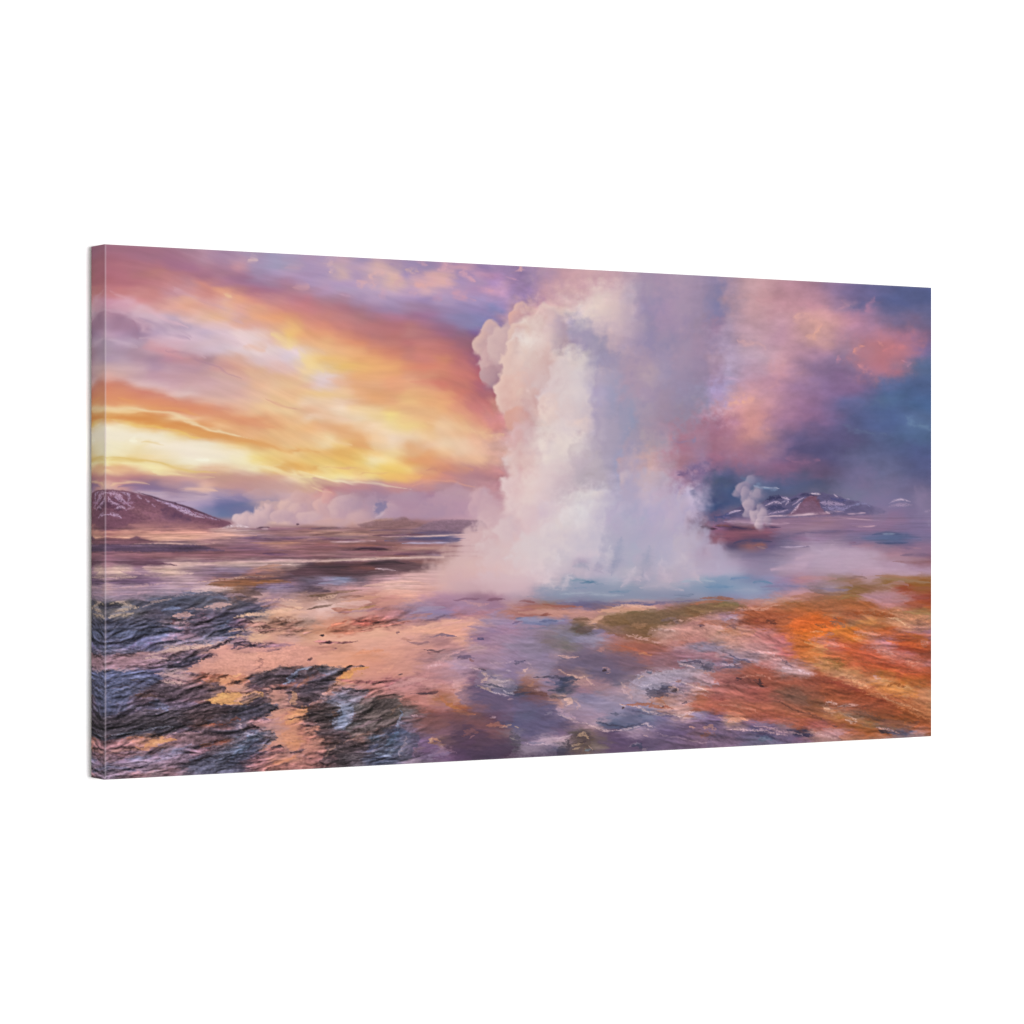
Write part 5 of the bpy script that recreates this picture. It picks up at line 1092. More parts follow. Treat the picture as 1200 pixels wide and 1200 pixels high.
    many("""
7080A0|2.2|333,802 342,794 350,787 358,786|.9
90A0B8|1.4|345,790 355,785 365,784|.7
8A98B4|2|332,803 338,797|.8
7C4C3C|2.4|325,805 335,806 345,800|.7
8C5844|3|345,808 356,800 366,792|.7
74443A|2.6|362,796 372,790 380,792|.7
66707F|3|370,785 385,786 398,784|.8
5C6880|3|378,790 392,788 402,786|.7
3C3440|1.2|310,806 322,810 335,806|.8
3A3038|1.2|300,808 315,812 330,806|.6
E0A87C|2.8|338,826 345,820 340,812|.8
D89C80|3.5|312,842 325,838 340,832|.9
ECA468|6|335,848 345,840 358,832|.85
F0B070|3|338,846 350,838|.7
E09464|6|330,862 340,872 350,880|.75
D8987C|7|300,880 320,872 345,866|.6
E8AC84|2|320,846 345,842 360,844|.6
5A4048|.9|330,846 345,843 360,841|.6
A87878|4|300,892 330,886 362,888|.5
D88C60|2|315,898 335,892 350,886|.7
483C48|1.3|315,880 325,877 332,878|.9
4A3C48|1.2|338,884 348,883 360,880|.8
C88870|5|355,862 363,858 370,852|.8
D89880|5|358,880 370,872 378,868|.7
""", 1., .7, 'g')
    # lower left slabs
    areas("""
84676F|121,872 150,868 180,862 210,860 240,860 262,864 240,872 210,880 180,884 150,890 121,896|.8
887890|121,904 150,896 180,888 210,880 240,872 255,872 235,884 215,896 190,903 150,909 121,912|.85
4E5468|222,892 240,886 262,876 285,866 300,860 318,860 322,866 312,876 300,882 288,890 275,898 262,905 222,906|.95
5C5058|236,884 255,874 280,866 290,864 270,874 250,884|.8
3E4660|262,890 285,878 302,868 316,866 305,878 290,890 270,900|.7
""", 1.2, 3, 'g')
    many("""
E8A468|3|165,878 180,872 195,868 206,868|.9
F0B87C|1.8|172,876 186,871 198,869|.8
E09C70|1.6|154,878 168,880 180,876|.8
9498C0|2.6|180,892 205,884 225,874|.5
B0A4C0|1.4|160,900 185,892 210,884|.6
504C60|1|170,898 190,890 205,884|.7
4C4860|1|150,904 175,898|.6
586080|2|124,900 140,903 160,905|.6
C8988C|1|123,884 150,880 165,884|.6
B07C80|1.5|130,886 155,886|.5
3C3038|2|190,868 205,860 222,857|.6
42384A|2.4|200,862 215,856 232,860|.7
5C6078|2|121,870 135,866 150,864|.8
8890A8|1|125,865 150,860 180,855 200,852|.7
50545F|1.4|200,852 212,854 225,858|.7
A89498|1.4|278,850 284,856 286,862|.5
3A2C38|1.6|288,852 300,854 306,858|.8
8C4C38|1.4|268,848 275,842 280,846|.7
90503C|1.6|232,880 245,875 262,870|.7
B87048|1.2|230,876 245,872|.7
7890B0|3|285,872 295,866 310,864|.5
6880A0|2.6|268,892 278,882 292,876|.5
A0A0B4|1.6|280,862 292,862 305,864|.6
2C2834|1.4|284,884 300,874 318,868|.5
3C3440|2|224,896 240,888 255,884|.7
8C6068|3|220,888 232,882 245,880|.5
""", 1., .9, 'g')

def ground_mid(P, st, pg, many, areas):
    # terraces of wet ground running to the pool
    many("""
E8B8A8|2.4|425,688 450,684 475,682 500,684|.8
F0C4B0|1.4|440,686 465,684 490,685|.7
E8B098|4|440,698 465,694 490,698|.7
6C5C78|2.4|360,684 380,682 400,682|.7
9CA0BC|1.2|370,684 390,682 405,682|.8
5C4A58|2.4|360,695 370,693 385,694|.9
7C6048|1.4|360,700 385,697 415,694|.8
8C6C58|1.2|390,694 405,694 422,693|.7
C09CA4|2|375,688 395,690 410,691|.6
A07060|1|395,702 410,700 425,700|.8
F0C8A8|2|370,704 380,701 395,698|.8
D8A080|1.6|400,706 425,702 445,700|.8
7C6050|1.2|360,715 375,711 392,708|.8
B86C54|3|388,714 400,716 415,715|.7
A88050|1.4|405,716 425,713 441,710|.9
E8C0B4|2.6|395,708 415,707 435,706|.8
D89C88|3|440,710 460,706 475,704|.6
8C7094|.9|385,720 420,717 460,712|.4
B85C4C|2.6|420,732 430,729 440,730|.75
C06C50|2|384,738 395,732 405,728|.8
9C5048|1|425,730 435,728 445,732|.7
C4785C|3|400,738 410,742 425,735|.5
8C5448|1|408,741 430,739 450,734 480,729|.8
A09CBC|3|480,720 500,714 520,712|.6
9888A8|3|468,728 500,722 530,724|.5
6C6088|.9|495,728 515,725 525,722|.6
C48070|2|478,724 495,722 505,720|.5
885C64|.9|450,735 490,729 520,724 560,718|.4
F0B898|3|485,738 510,732 540,728|.8
F0B494|4|500,742 530,735 555,730|.6
E8A89C|2|540,704 555,709 570,708|.5
7C5470|1.3|528,704 545,703 560,702|.8
7A5068|1.3|568,704 580,703 592,703|.85
A488A8|3|530,712 550,718 560,712|.5
B8808C|2|555,716 570,718 590,714|.5
9088B0|3|560,726 580,730 600,728|.5
8C7CA4|2.6|548,734 570,738 590,742|.5
5C5478|1|500,747 520,744 535,746|.8
5C5478|1.6|520,747 535,746|.8
3E2C38|1.2|374,746 379,745|.9
54507C|1.4|560,748 567,750|.9
6C5060|1|362,742 355,744|.5
7C5868|1.1|463,742 468,741|.7
70586C|1.4|476,753 490,754 505,754|.8
A06C5C|1|470,750 480,751|.6
""", 1.1, .7, 's')
    # broad salmon sheet
    areas("""
D89A88|340,762 380,754 420,748 470,746 520,744 540,752 545,760 520,764 500,772 482,782 470,790 440,800 410,802 395,798 400,790 425,784 395,784 360,780 335,780|.55
E0A084|425,768 445,760 460,760 470,770 450,780 430,784 415,780|.45
C48884|470,795 500,790 525,796 535,810 545,822 520,816 490,812 465,812|.55
8C7C98|560,770 600,765 630,770 620,785 590,784 560,788|.5
""", 6, 4, 's')
    many("""
EE9C70|2.4|415,768 430,764 450,762|.7
EFAA88|3|440,790 452,786 460,780|.5
70404C|1.2|365,753 380,754 400,754 418,752|.8
4C2C38|1|378,755 392,754|.7
8C5C60|1|390,762 396,760|.7
6C4850|1.1|360,775 366,774|.8
5A4450|1.2|498,763 510,764 520,763|.8
6A4C58|.9|500,766 515,766|.6
5C4854|1|466,792 472,791|.8
A05C64|2.2|395,798 415,800 440,799|.7
9C5C60|1.6|430,802 445,801 462,795|.7
A87478|1.6|480,788 500,796|.4
E0B0A8|3|450,808 475,802 500,796|.5
F0BCB0|1.4|395,800 400,806 420,808|.4
DCA8A8|1.6|500,784 512,778 525,770 545,762|.8
D8B4B8|1.5|506,781 516,780|.9
5C5070|1.3|535,772 548,770 558,770|.8
8C5C5C|1.5|553,772 558,776|.7
C0A0B0|2.4|530,776 550,782 565,784|.6
E0C0C4|1.2|548,784 560,786 566,784|.8
4A3848|1|480,813 500,814 512,812|.8
5A3C40|1.4|500,813 510,811 514,811|.7
C47850|2|516,816 522,824 532,832|.85
B87440|2.6|520,824 530,830 540,834|.85
B06C48|2.2|535,834 545,838 556,840|.85
CF9880|2|500,818 512,814|.6
F0BCA0|1|499,792 502,794|.7
D8A8A8|5|530,800 538,812 544,826|.7
E4ACA0|4|490,800 515,805 530,812|.4
""", 1.1, .7, 'g')
    # brown flat and dark violet bay
    areas("""
74565F|473,842 500,838 530,834 550,838 572,846 585,852 600,856 600,866 560,880 520,876 490,866 475,856|.8
8A5C54|478,846 500,842 520,842 525,852 510,860 490,858|.7
6E5C7A|536,815 545,806 555,800 562,806 575,812 600,818 600,846 575,842 555,834 540,826|.85
4C3A56|515,868 535,860 545,852 560,856 580,866 600,868 600,888 560,890 530,886 518,878|.8
6A5680|480,868 500,866 510,876 525,888 500,892 480,890|.7
""", 3, 3, 's')
    areas("""
4C4A5A|360,792 372,786 392,783 408,784 398,792 392,800 380,808 360,812|.6
70788C|392,812 405,810 420,809 434,810 428,818 420,826 410,832 400,824|.9
56524F|412,830 422,822 435,820 450,820 462,821 472,828 470,838 462,848 450,856 430,862 412,866 405,856 414,846|.95
4A4240|430,826 450,822 465,826 460,836 440,838|.7
3C3430|365,842 375,834 388,828 398,830 398,842 390,852 375,856|.9
7A8AA8|388,848 395,836 402,828 410,828 412,840 408,850 398,856 388,854|.9
463E44|372,898 380,880 392,866 402,860 415,870 430,872 450,864 462,866 455,880 430,892 400,900|.9
48546C|420,892 440,882 455,872 465,860 478,858 492,866 485,880 478,892 440,897|.85
""", 1, 2.4, 'g')
    many("""
9CA8C0|2|400,832 406,838 404,846|.7
A8B4CC|1.4|390,848 400,846 408,844|.6
9098AC|2.6|408,820 418,820 424,818|.6
3A3030|1.6|410,848 425,838 440,830|.6
88707C|1.4|410,858 430,850 450,842|.6
7C6464|1.4|415,868 435,858 460,850|.6
A88070|1|400,872 425,862 445,856|.6
70809C|2|463,858 467,846 470,834|.85
A8A0B4|1.4|466,850 468,840|.7
5C7898|3|452,876 462,866 468,858|.6
8898B0|1.6|440,884 452,888 462,880|.6
A89CAC|1.6|465,888 472,878 476,866|.6
3C4868|2.4|430,882 445,874|.7
8C7060|1.6|455,840 462,832 470,828|.6
C8A088|1|378,892 385,880 395,870|.5
4C3A34|2.6|378,880 390,872 400,862|.6
2F2A2C|2|372,894 385,888 395,882|.7
787078|1.6|400,892 410,890 422,888|.6
CCA49C|1.5|375,818 385,812 392,806|.7
A47C78|2.4|362,828 375,822 388,820|.7
8A6048|2|388,840 396,838|.5
D89450|2.8|398,798 408,791 420,786 428,783|.95
E8A858|1.8|402,796 414,790|.8
6A4438|1|396,800 388,808 382,814|.7
3E3640|1.2|404,784 416,782 426,782|.85
40404C|1.2|400,808 418,810 436,809|.8
806878|2|484,884 490,880 496,878|.7
42384C|2|485,888 495,884|.7
""", 1., .9, 'g')
    # encrusted rims, centre
    many("""
8C6C78|1.6|478,842 490,841 500,842|.6
E0BCC0|1|482,841 489,840|.8
C8906C|2|500,872 508,867 514,870|.8
D8B490|1|500,870 508,866|.8
8A6450|1.5|502,873 512,872|.8
94605C|3|540,864 552,858 560,860|.6
C08888|1|548,868 558,862|.6
B0705C|2|568,852 580,851 592,852|.8
D8A888|1.2|584,854 592,852 600,850|.8
D0A8A0|1.2|571,842 580,843|.5
A89CC0|5|500,890 512,884 528,884|.4
B0889C|3|510,884 525,880 535,884|.4
5A4060|4|540,872 560,872|.5
""", 1., .9, 'g')
    areas("""
8A86A0|562,790 568,786 580,790 590,796 600,800 606,806 600,812 588,814 575,810 562,806 555,804|.7
""", 2, 2.5, 'g')
    many("""
D8B8A0|1.8|566,788 570,794 562,800|.9
E0C0A0|1.8|558,804 566,808 578,812|.85
D8CCD4|1.4|575,812 588,814 598,816|.85
E0D0D4|1.2|580,798 590,800 600,798|.8
DCC8D0|1.3|582,804 592,806|.8
484C64|1.4|566,802 578,804 590,808|.8
5A5C78|1.4|572,794 582,796|.6
C4A8B8|1|572,778 585,779 598,777|.8
3F3A48|1|560,784 572,788|.6
C8C0CC|1|593,786 600,788|.7
E0D8E0|1|590,810 602,814|.8
C0A0A8|1.2|594,822 602,820|.8
B8A0B8|.8|571,842 580,843|.7
""", .9, .9, 'f')

def ground_right(P, st, pg, many, areas):
    # bank in front of the pool
    many("""
8C5050|1.4|606,705 615,705 625,707|.8
B07460|2|600,712 620,712 650,712 680,711|.7
9C5C50|1.6|632,709 655,711 675,711|.8
C89484|3|605,718 640,718 680,718 700,716|.7
A86860|1.4|604,721 625,722 650,720|.6
E8BC9C|2|715,713 735,711 755,711 770,713|.95
E0A888|2.4|700,717 725,716 760,715|.8
8C4C40|.9|632,722 645,720|.7
8A94B8|3|605,728 625,727 645,728 660,729|.8
606C98|1.6|632,729 642,728 655,729|.8
6C749C|1|604,726 614,726|.8
5C5078|.9|600,732 612,730|.6
AC8CA4|2|600,735 620,734 640,735|.6
80604C|2.4|673,727 682,726 690,728|.9
D8A888|2.4|690,732 698,728 704,722|.8
E0B090|1.4|700,726 708,722|.7
6C5850|2.4|674,742 685,739 698,737|.85
5C504C|1.4|676,741 690,741|.7
80809C|3|650,740 665,745 680,750|.6
""", 1.1, .7, 's')
    areas("""
80603F|695,734 704,726 715,721 735,719 760,718 785,714 810,710 840,709 860,709 880,711 870,716 845,720 820,724 800,732 785,734 770,740 755,748 735,746 715,742|.9
86704A|805,712 830,709 855,709 868,712 850,716 820,720|.8
766048|735,724 760,720 785,718 800,722 785,730 760,734 740,734|.7
B4845C|738,734 750,730 758,734 750,738|.6
BE9488|760,740 775,734 800,730 815,724 840,720 840,742 820,752 790,752 765,746|.75
""", 2, 2, 'g')
    many("""
7C6C7C|2.4|775,728 788,726 795,732|.5
D8B0A8|1.4|735,745 755,750 775,754|.8
8C5C44|1.6|720,742 745,750 775,756|.7
E0B8B0|1.2|740,744 760,748|.7
4C3C50|1|817,733 828,733|.8
E8C4B8|1.4|790,730 800,728|.7
E4C4BC|1.2|765,740 780,738 795,742|.7
C07850|3|820,732 840,730 855,734|.5
A05834|1.6|822,702 840,701 860,703|.9
B87048|1.6|810,709 830,706 850,705|.8
C87C60|3|848,705 880,706 905,703|.5
8C7848|2.6|838,711 850,709 868,710|.8
6C7048|2|842,708 855,706 868,710|.5
""", 1.1, .8, 'g')
    # violet flats
    areas("""
8E7C9C|600,745 630,742 655,750 660,768 640,785 620,790 600,788|.55
76684F|636,750 650,748 668,752 680,760 670,764 650,760|.45
9A5C50|715,755 735,752 765,758 790,766 765,768 735,766 715,762|.75
A05F50|700,762 730,764 765,772 800,782 770,790 735,785|.4
6B5E7A|660,768 690,765 720,768 745,775 760,785 735,795 715,800 690,792 668,788 655,780|.8
8A7088|760,768 800,765 840,772 840,780 800,784 770,785|.6
""", 5, 4, 's')
    many("""
C06848|1.4|720,756 740,762 765,768|.7
D09080|1.6|700,763 710,761|.6
D88C60|1.2|744,766 755,767 766,770|.7
E8B8A8|1.2|655,769 668,771 680,770|.85
6C6880|.9|656,771 666,773|.8
D4A890|1.2|654,784 660,790 668,794|.85
E0B8A0|1.4|664,792 675,795 685,794|.85
D8B0A0|1.6|684,794 690,801 697,806|.8
C8A098|1.6|674,800 684,803 692,804|.6
3A2C34|1.6|705,786.5 710,787|.95
D4A090|.8|705,784 714,786 710,790|.8
C8B0C0|.9|602,778 615,777|.9
48486C|1.2|601,778 612,777 615,775|.8
E8C0A8|1.6|612,789 616,787 618,783|.85
C8B0B8|1.2|615,776 622,780 623,784|.5
404058|1.2|622,795 645,794 665,797|.8
34405C|1.6|655,798 668,797 678,798|.8
3A4460|2|657,806 664,802 672,800|.7
40485C|1.2|640,811 652,811 662,808|.8
B08898|2.4|630,800 640,798 650,802|.5
A87860|1.8|620,806 626,802|.8
5A4450|2.4|600,812 615,812 630,812|.7
744C44|2|615,812 630,813 645,817|.85
3C4460|1.4|600,817 612,814 620,812|.8
4C4450|1.1|640,817 655,819 668,818|.7
D8B4B0|1.2|625,808 635,812|.5
""", 1., .8, 'g')
    areas("""
8A86A2|655,818 680,815 700,822 725,828 745,838 752,848 740,854 718,856 695,852 672,846 655,838 660,828|.6
62608A|600,826 640,822 655,830 668,842 655,850 630,862 615,868 600,866|.45
3C5074|702,846 720,850 745,850 752,848 740,854 720,855 706,852|.85
8E8CA6|700,812 730,806 740,812 735,825 715,822|.4
60587C|700,858 740,858 790,852 840,848 840,882 700,888|.5
""", 3, 3, 's')
    many("""
E8C0AC|2.6|663,820 668,824 664,828|.85
D8B0A8|2|672,822 680,828 676,834|.7
C8A8B8|2.4|652,830 662,838 674,844|.6
D8BCC0|1.5|655,838 668,844 680,848|.85
E0C4C4|1.5|684,848 700,854 712,859 722,858|.95
D4BCC4|1.5|722,858 740,855 752,851|.9
E0C8CC|1.4|752,849 762,849 768,855|.9
D0B8C0|1|755,853 762,856|.7
46465F|1|700,846 716,852 735,853 752,849|.7
58607C|1.4|715,838 722,838 726,838|.8
A8A4B4|1.4|650,836 640,838|.5
C8B4C8|.9|612,873 630,874 650,872 655,869|.95
D8C8D4|.9|652,870 662,865 672,862|.85
D0C0D0|.7|630,875 645,873|.7
70789C|1|618,872 640,872|.5
C4B0C0|.8|770,860 790,865 820,871 840,873|.6
D8B8B8|1|752,865 757,865|.8
3C4464|2|744,876 750,874 756,878|.85
B0A8B8|.8|738,877 746,873 752,875|.7
D8C0C0|.8|754,879 759,878|.7
C09888|1.2|806,853 818,854|.8
C8A08C|1.6|826,856 833,853 838,857|.7
94644C|2.4|822,864 832,861 840,862|.6
4C3A40|1.6|830,869 838,867|.5
""", 1., .8, 'f')
    # stones at the bottom edge
    areas("""
5A4C52|664,880 666,870 674,862 682,859 690,862 693,868 692,876 698,882 680,886 668,888|.95
3E3C48|655,876 662,870 668,868 668,882 660,888 652,886|.8
8F8494|600,878 612,874 628,875 640,876 650,880 648,888 600,892|.5
4C4C58|600,858 606,862 608,870 604,882 600,882|.8
""", 1, 2, 'f', .3)
    many("""
C4A480|1.8|676,866 684,862 688,868|.85
D8B890|1.2|668,876 676,874 684,872|.8
B09878|1.6|672,880 678,878|.8
E0C4A8|1|690,874 696,880|.8
3A3034|1.3|680,872 688,870|.8
BCA48C|1|602,852 609,856|.8
C4B4A8|.9|600,866 606,870|.6
6C90A0|1.4|684,882 692,880|.7
""", .9, .9, 'f')
    # pale salt crusts right of centre
    areas("""
A6A0B4|748,792 760,786 780,787 800,786 822,788 835,796 842,802 830,806 815,800 800,803 780,800 775,808 765,810 752,806 742,800|.9
9C98B0|740,800 755,800 765,806 768,815 758,824 745,822 738,812|.85
AC98A0|780,808 800,804 820,808 815,818 808,826 790,828 778,824|.75
8A90A8|796,776 805,773 820,774 832,776 840,782 838,788 825,788 812,783 800,782|.85
48465C|758,812 768,808 780,809 784,814 780,818 765,819 757,816|.97
505470|822,780 832,778 838,783 834,787 824,786|.9
""", 1, 2.4, 'f')
    many("""
D8D0DC|1.2|748,806 758,804 768,802|.8
C8C4D4|1.6|765,792 780,789 795,790|.7
E0D0D0|1.2|780,802 800,800 815,806 835,815|.8
D0C0C8|1.4|795,812 815,814 830,818|.7
E8C4A8|1.2|749,797 753,792|.9
586480|1.4|758,788 766,788|.9
E4CCC4|1.1|797,779 806,781 815,785|.9
40405C|1.4|800,776 812,776 825,778|.8
E0B490|1.8|782,807 790,808 796,812|.6
3F3438|1|788,809 794,812|.8
9C5440|1.4|772,830 780,829 790,832|.8
A86450|1.6|800,798 790,800|.5
DCC0C0|1.6|730,806 736,815 740,820|.6
E0BCAC|1.4|726,802 735,806|.6
484458|1|755,811 762,808|.8
4C4454|1|800,826 804,825|.9
4C4050|.9|775,829 778,829|.9
E8C8B8|1.2|726,826 731,828 728,831|.95
3A2C34|1.2|728,829 731,831|.8
E0C4BC|1.6|735,826 750,831 768,838 785,839|.9
E4CCC8|1.6|785,838 800,841 808,838 815,835|.95
B06848|2|730,826 760,827 780,832|.8
C09890|2|770,834 790,836 810,834|.6
5C5878|1|735,832 755,838 775,839 800,843|.6
C07850|1.4|800,842 812,841|.5
""", 1., .9, 'f')
    # orange land
    areas("""
B07060|805,812 830,810 860,800 885,800 905,810 930,818 960,830 990,845 1020,850 985,853 950,845 920,838 880,830 840,832 812,826|.4
A85E4A|808,830 840,826 880,832 920,838 960,846 990,852 960,858 935,852 900,848 870,842 840,838|.8
B4704C|790,797 810,796 840,800 840,808 810,806|.0
965844|880,786 900,785 930,792 960,800 990,810 1020,825 1000,832 960,822 920,812 890,802|.8
8A5A42|915,806 935,804 955,808 975,820 990,828 980,840 955,836 930,828 915,818|.7
6C5C50|915,812 925,806 935,808 945,818 950,828 935,826 922,820|.55
A85A2E|960,800 990,808 1020,816 1045,830 1075,845 1091,850 1091,862 1050,855 1010,842 975,830|.6
9C5030|990,812 1015,818 1040,830 1060,838 1040,840 1010,832|.6
""", 3, 3, 'g')
    areas("""
B8A0A4|840,762 855,758 875,760 890,766 910,772 930,780 950,788 954,792 940,794 920,788 900,784 880,778 860,772 840,770|.85
C09890|845,745 870,742 890,748 905,758 920,770 930,776 905,772 880,764 855,758|.6
C08078|880,736 900,738 920,748 930,760 925,764 905,756 890,748|.6
8088A4|835,752 850,760 870,770 890,776 870,778 845,768 835,762|.6
""", 3, 2.6, 'g')
    many("""
D8D0DC|1.4|935,786 945,790 953,792|.95
C8C0D0|1.4|918,782 930,786|.8
D8C8D0|1.6|900,764 915,774 928,780|.6
5C4C60|1|912,770 922,778 932,784|.7
E0CCD0|1.4|880,762 895,768 910,776|.5
505880|1.4|856,768 868,774 880,777|.7
5C5C70|1.4|840,758 850,766 862,772|.5
4C5C80|1.6|842,786 855,783 868,784|.6
D8D0DC|1.8|842,780 855,780 866,780|.7
A8706C|3|850,774 860,776|.5
3A2C34|1.4|862,795 870,799|.9
3C2C30|2|890,796 892,802 896,806|.85
4C3438|1.2|885,798 898,802|.7
8C5844|1.4|905,806 920,808|.8
5C3C34|.9|912,820 925,830 945,838 970,846|.6
E8B8A0|1.4|870,796 890,792 905,796|.5
B87C74|2|845,800 870,806 900,808|.6
8C4840|1|842,821 852,822|.7
D49880|1.4|842,826 870,830 890,836|.5
E0A480|2.6|850,848 862,844 875,846|.8
""", 1., .9, 'g', )
    areas("""
B4663C|860,718 880,712 905,708 935,706 960,704 990,702 1008,706 1025,712 1050,716 1070,720 1091,724 1091,732 1060,728 1030,724 1010,726 985,722 960,720 930,724 900,728 870,724|.85
9C5C3C|845,730 870,724 900,722 925,724 920,734 895,738 870,736 850,742|.7
B0643C|890,728 920,722 950,722 945,730 915,740 895,738|.5
DE6C24|930,728 945,722 958,720 972,724 980,732 975,742 955,744 935,742 926,736|.95
E4781E|930,740 955,742 975,744 968,752 945,752 930,748|.7
D07838|920,746 935,744 945,752 952,762 968,770 960,778 940,775 932,762|.85
D87C2C|985,738 1000,736 1010,742 1000,752 985,750|.85
C86C3C|960,768 980,764 1000,772 1010,780 1030,786 1010,788 985,782|.7
C0623C|992,754 1020,756 1050,764 1080,776 1092,790 1060,790 1030,782 1005,772|.7
B86430|1000,744 1030,748 1060,752 1092,764 1092,758 1060,744 1030,736 1005,734|.7
C4926C|1036,720 1050,718 1070,722 1092,722 1092,736 1075,740 1055,734 1042,730|.85
B88070|1020,750 1045,756 1060,766 1080,772 1060,778 1035,770|.5
C89468|955,772 970,772 985,782 1000,790 1015,798 1020,806 1000,804 980,796 965,788|.8
CC9058|1000,790 1025,798 1045,806 1070,818 1092,828 1092,846 1060,832 1030,820 1005,806|.8
C8822C|1020,800 1045,804 1070,808 1078,816 1060,818 1035,812|.8
B8602C|1040,786 1065,792 1092,798 1092,806 1060,804 1040,796|.7
""", 3, 3.4, 'g', .15)
    many("""
D89C58|2|945,752 958,758 972,762|.8
E8B078|1|950,742 960,741 967,742|.9
7C5030|2.4|958,732 966,734 972,736|.7
806858|2.4|974,730 982,732 990,734|.8
5C5460|1.4|976,725 984,726|.7
9C7480|2|970,745 980,744|.6
E4A070|2|965,756 980,756 1000,760|.4
C88C88|4|950,750 970,752 985,758|.6
D8A898|3|1000,740 1015,744 1030,746|.6
D0A098|3|1020,760 1038,764 1052,770|.7
E0B8A0|2|1060,776 1072,780 1080,776|.5
9C5830|1.4|985,770 1005,775 1030,782|.7
C06024|2.4|1035,750 1060,756 1085,760|.7
7C4828|1|1050,784 1070,788 1090,790|.5
806030|4|972,776 982,776 990,782|.7
9C7838|3|960,770 975,778 985,788|.5
E0B480|2.4|985,790 1005,798 1020,808|.7
E8BC88|1.4|1025,812 1050,824 1080,834|.6
8C5020|1.4|1040,806 1050,803 1062,806|.8
B8A4B0|1.6|1025,794 1032,796|.7
C0A098|4|1080,754 1090,756|.5
B08890|4|1010,762 1030,758|.3
8C6450|4|1075,728 1088,732|.6
E8C898|1.2|1042,724 1056,730 1075,738|.8
A8501C|3|1000,718 1030,720 1050,724|.7
C07030|2|1060,742 1080,748 1092,752|.7
E0A060|1.6|1000,748 1010,752|.6
""", 1., .9, 'g', .4)
    # bands behind the orange land
    many("""
8C6C68|1.6|994,678 1008,676 1018,678|.9
9C7C5C|2.2|1035,677 1055,680 1075,682 1092,683|.9
A87450|1.6|1030,675 1060,677 1092,678|.7
94684C|2.4|1008,687 1025,690 1045,690|.9
9C5C38|2.2|1065,689 1080,690 1092,690|.9
A05040|1.6|1070,700 1085,701 1092,701|.9
A8583C|2.6|1060,708 1075,709 1092,710|.9
B88890|2.4|1000,698 1035,697 1065,694|.5
B88890|2|1010,704 1045,706 1065,703|.5
B08890|2|1035,686 1055,684 1065,688|.6
887C98|1.6|960,690 985,692 1000,690|.7
C08C90|2.4|935,678 960,678 980,679|.6
C4949C|2.4|920,698 940,694 955,696|.7
B87C64|2|925,702 945,698 965,699|.8
A88890|2.6|965,684 990,684 1000,688|.6
9C7848|2|985,702 1000,699 1012,701|.8
8C6858|1.4|960,697 980,697 995,696|.7
D09880|2.6|890,712 910,705 930,702|.6
E4B098|1.8|865,714 890,714 915,710|.7
C8988C|2|875,722 860,726|.6
""", 1.1, .7, 's')
    # freckled crust left of the orange land
    many("""
6C5868|1.6|850,736 858,734 864,738|.6
B8B0C8|2.6|848,726 860,724 866,728|.7
804838|2.6|866,734 874,731 880,734|.7
603428|2|898,730 905,728 908,734|.8
C49068|3|850,740 870,744 890,740|.6
D8A890|1.6|844,748 860,752 880,752|.5
E0C0B8|2|845,742 855,746|.5
""", 1., .9, 'f', .4)
    # bottom right rims
    areas("""
5C5C80|840,846 850,852 852,862 842,868 835,858|.5
8C7488|840,850 870,850 880,855 870,864 845,860|.3
6A6488|835,860 870,858 895,862 925,866 950,872 930,880 835,884|.8
7C6C88|835,866 860,864 870,876 860,884 835,884|.6
B09098|955,862 970,856 985,858 1000,862 990,870 960,874|.8
A8602E|1000,856 1040,856 1040,866 1010,870 985,868|.6
""", 1.4, 2, 'g')
    many("""
E0CCD0|1.3|850,857 880,857 905,860 925,864|.9
D8C0C8|1.4|885,852 905,856 930,861 945,864|.8
D8B8B0|1.2|840,840 850,846 870,850|.7
9088A8|2|885,850 905,852|.6
34385C|2.4|945,864 952,863|.9
3C4468|1.6|922,856 932,858 940,860|.7
5C7C98|2|890,870 900,866 905,870|.8
3C4C74|2|885,866 898,864 910,868|.6
D0B8B8|1.4|955,860 970,864 985,866|.8
5C4858|1.2|975,852 982,853|.7
ECDCD8|1.6|968,826 975,824 982,827|.9
C8C0C4|1.6|982,828 995,828 1005,828|.7
B8906C|3|966,832 975,836 985,840|.8
E4CCA8|1.2|966,830 974,833|.8
D8C8B8|1.6|990,845 1000,849 1008,848|.95
E4D8D0|1.2|996,842 1006,847|.7
A87438|3|980,838 992,842|.5
40404C|2.4|1030,857 1040,859 1048,858|.9
505C7C|2|1042,860 1050,862|.9
D8C8CC|1.2|1030,854 1044,857 1056,862|.8
6C5448|3|1000,836 1020,840 1040,848|.6
8C7058|2|1010,850 1025,854|.5
785040|3|1030,845 1060,850 1080,848|.6
""", 1., .9, 'f')

# ------------------------------------------------------------------ builders
def emit(name, verts, faces, mat, parent=None, cols=None, smooth=False):
    me = bpy.data.meshes.new(name)
    v = np.asarray(verts, np.float32); f = np.asarray(faces, np.int32)
    me.vertices.add(len(v)); me.vertices.foreach_set('co', v.ravel())
    me.loops.add(f.size); me.loops.foreach_set('vertex_index', f.ravel())
    me.polygons.add(len(f)); me.polygons.foreach_set('loop_start', np.arange(0, f.size, 4, dtype=np.int32))
    me.update(calc_edges=True)
    if smooth: me.polygons.foreach_set('use_smooth', np.ones(len(f), bool))
    if cols is not None:
        at = me.color_attributes.new('print', 'BYTE_COLOR', 'POINT')
        c = np.ones((len(v), 4), np.float32); c[:, :3] = np.clip(cols, 0, 1)
        at.data.foreach_set('color_srgb', c.ravel())
    me.materials.append(mat)
    o = bpy.data.objects.new(name, me); scene.collection.objects.link(o)
    if parent: o.parent = parent
    return o

def material(name):
    m = bpy.data.materials.new(name); m.use_nodes = True
    nt = m.node_tree; return m, nt, nt.nodes['Principled BSDF']

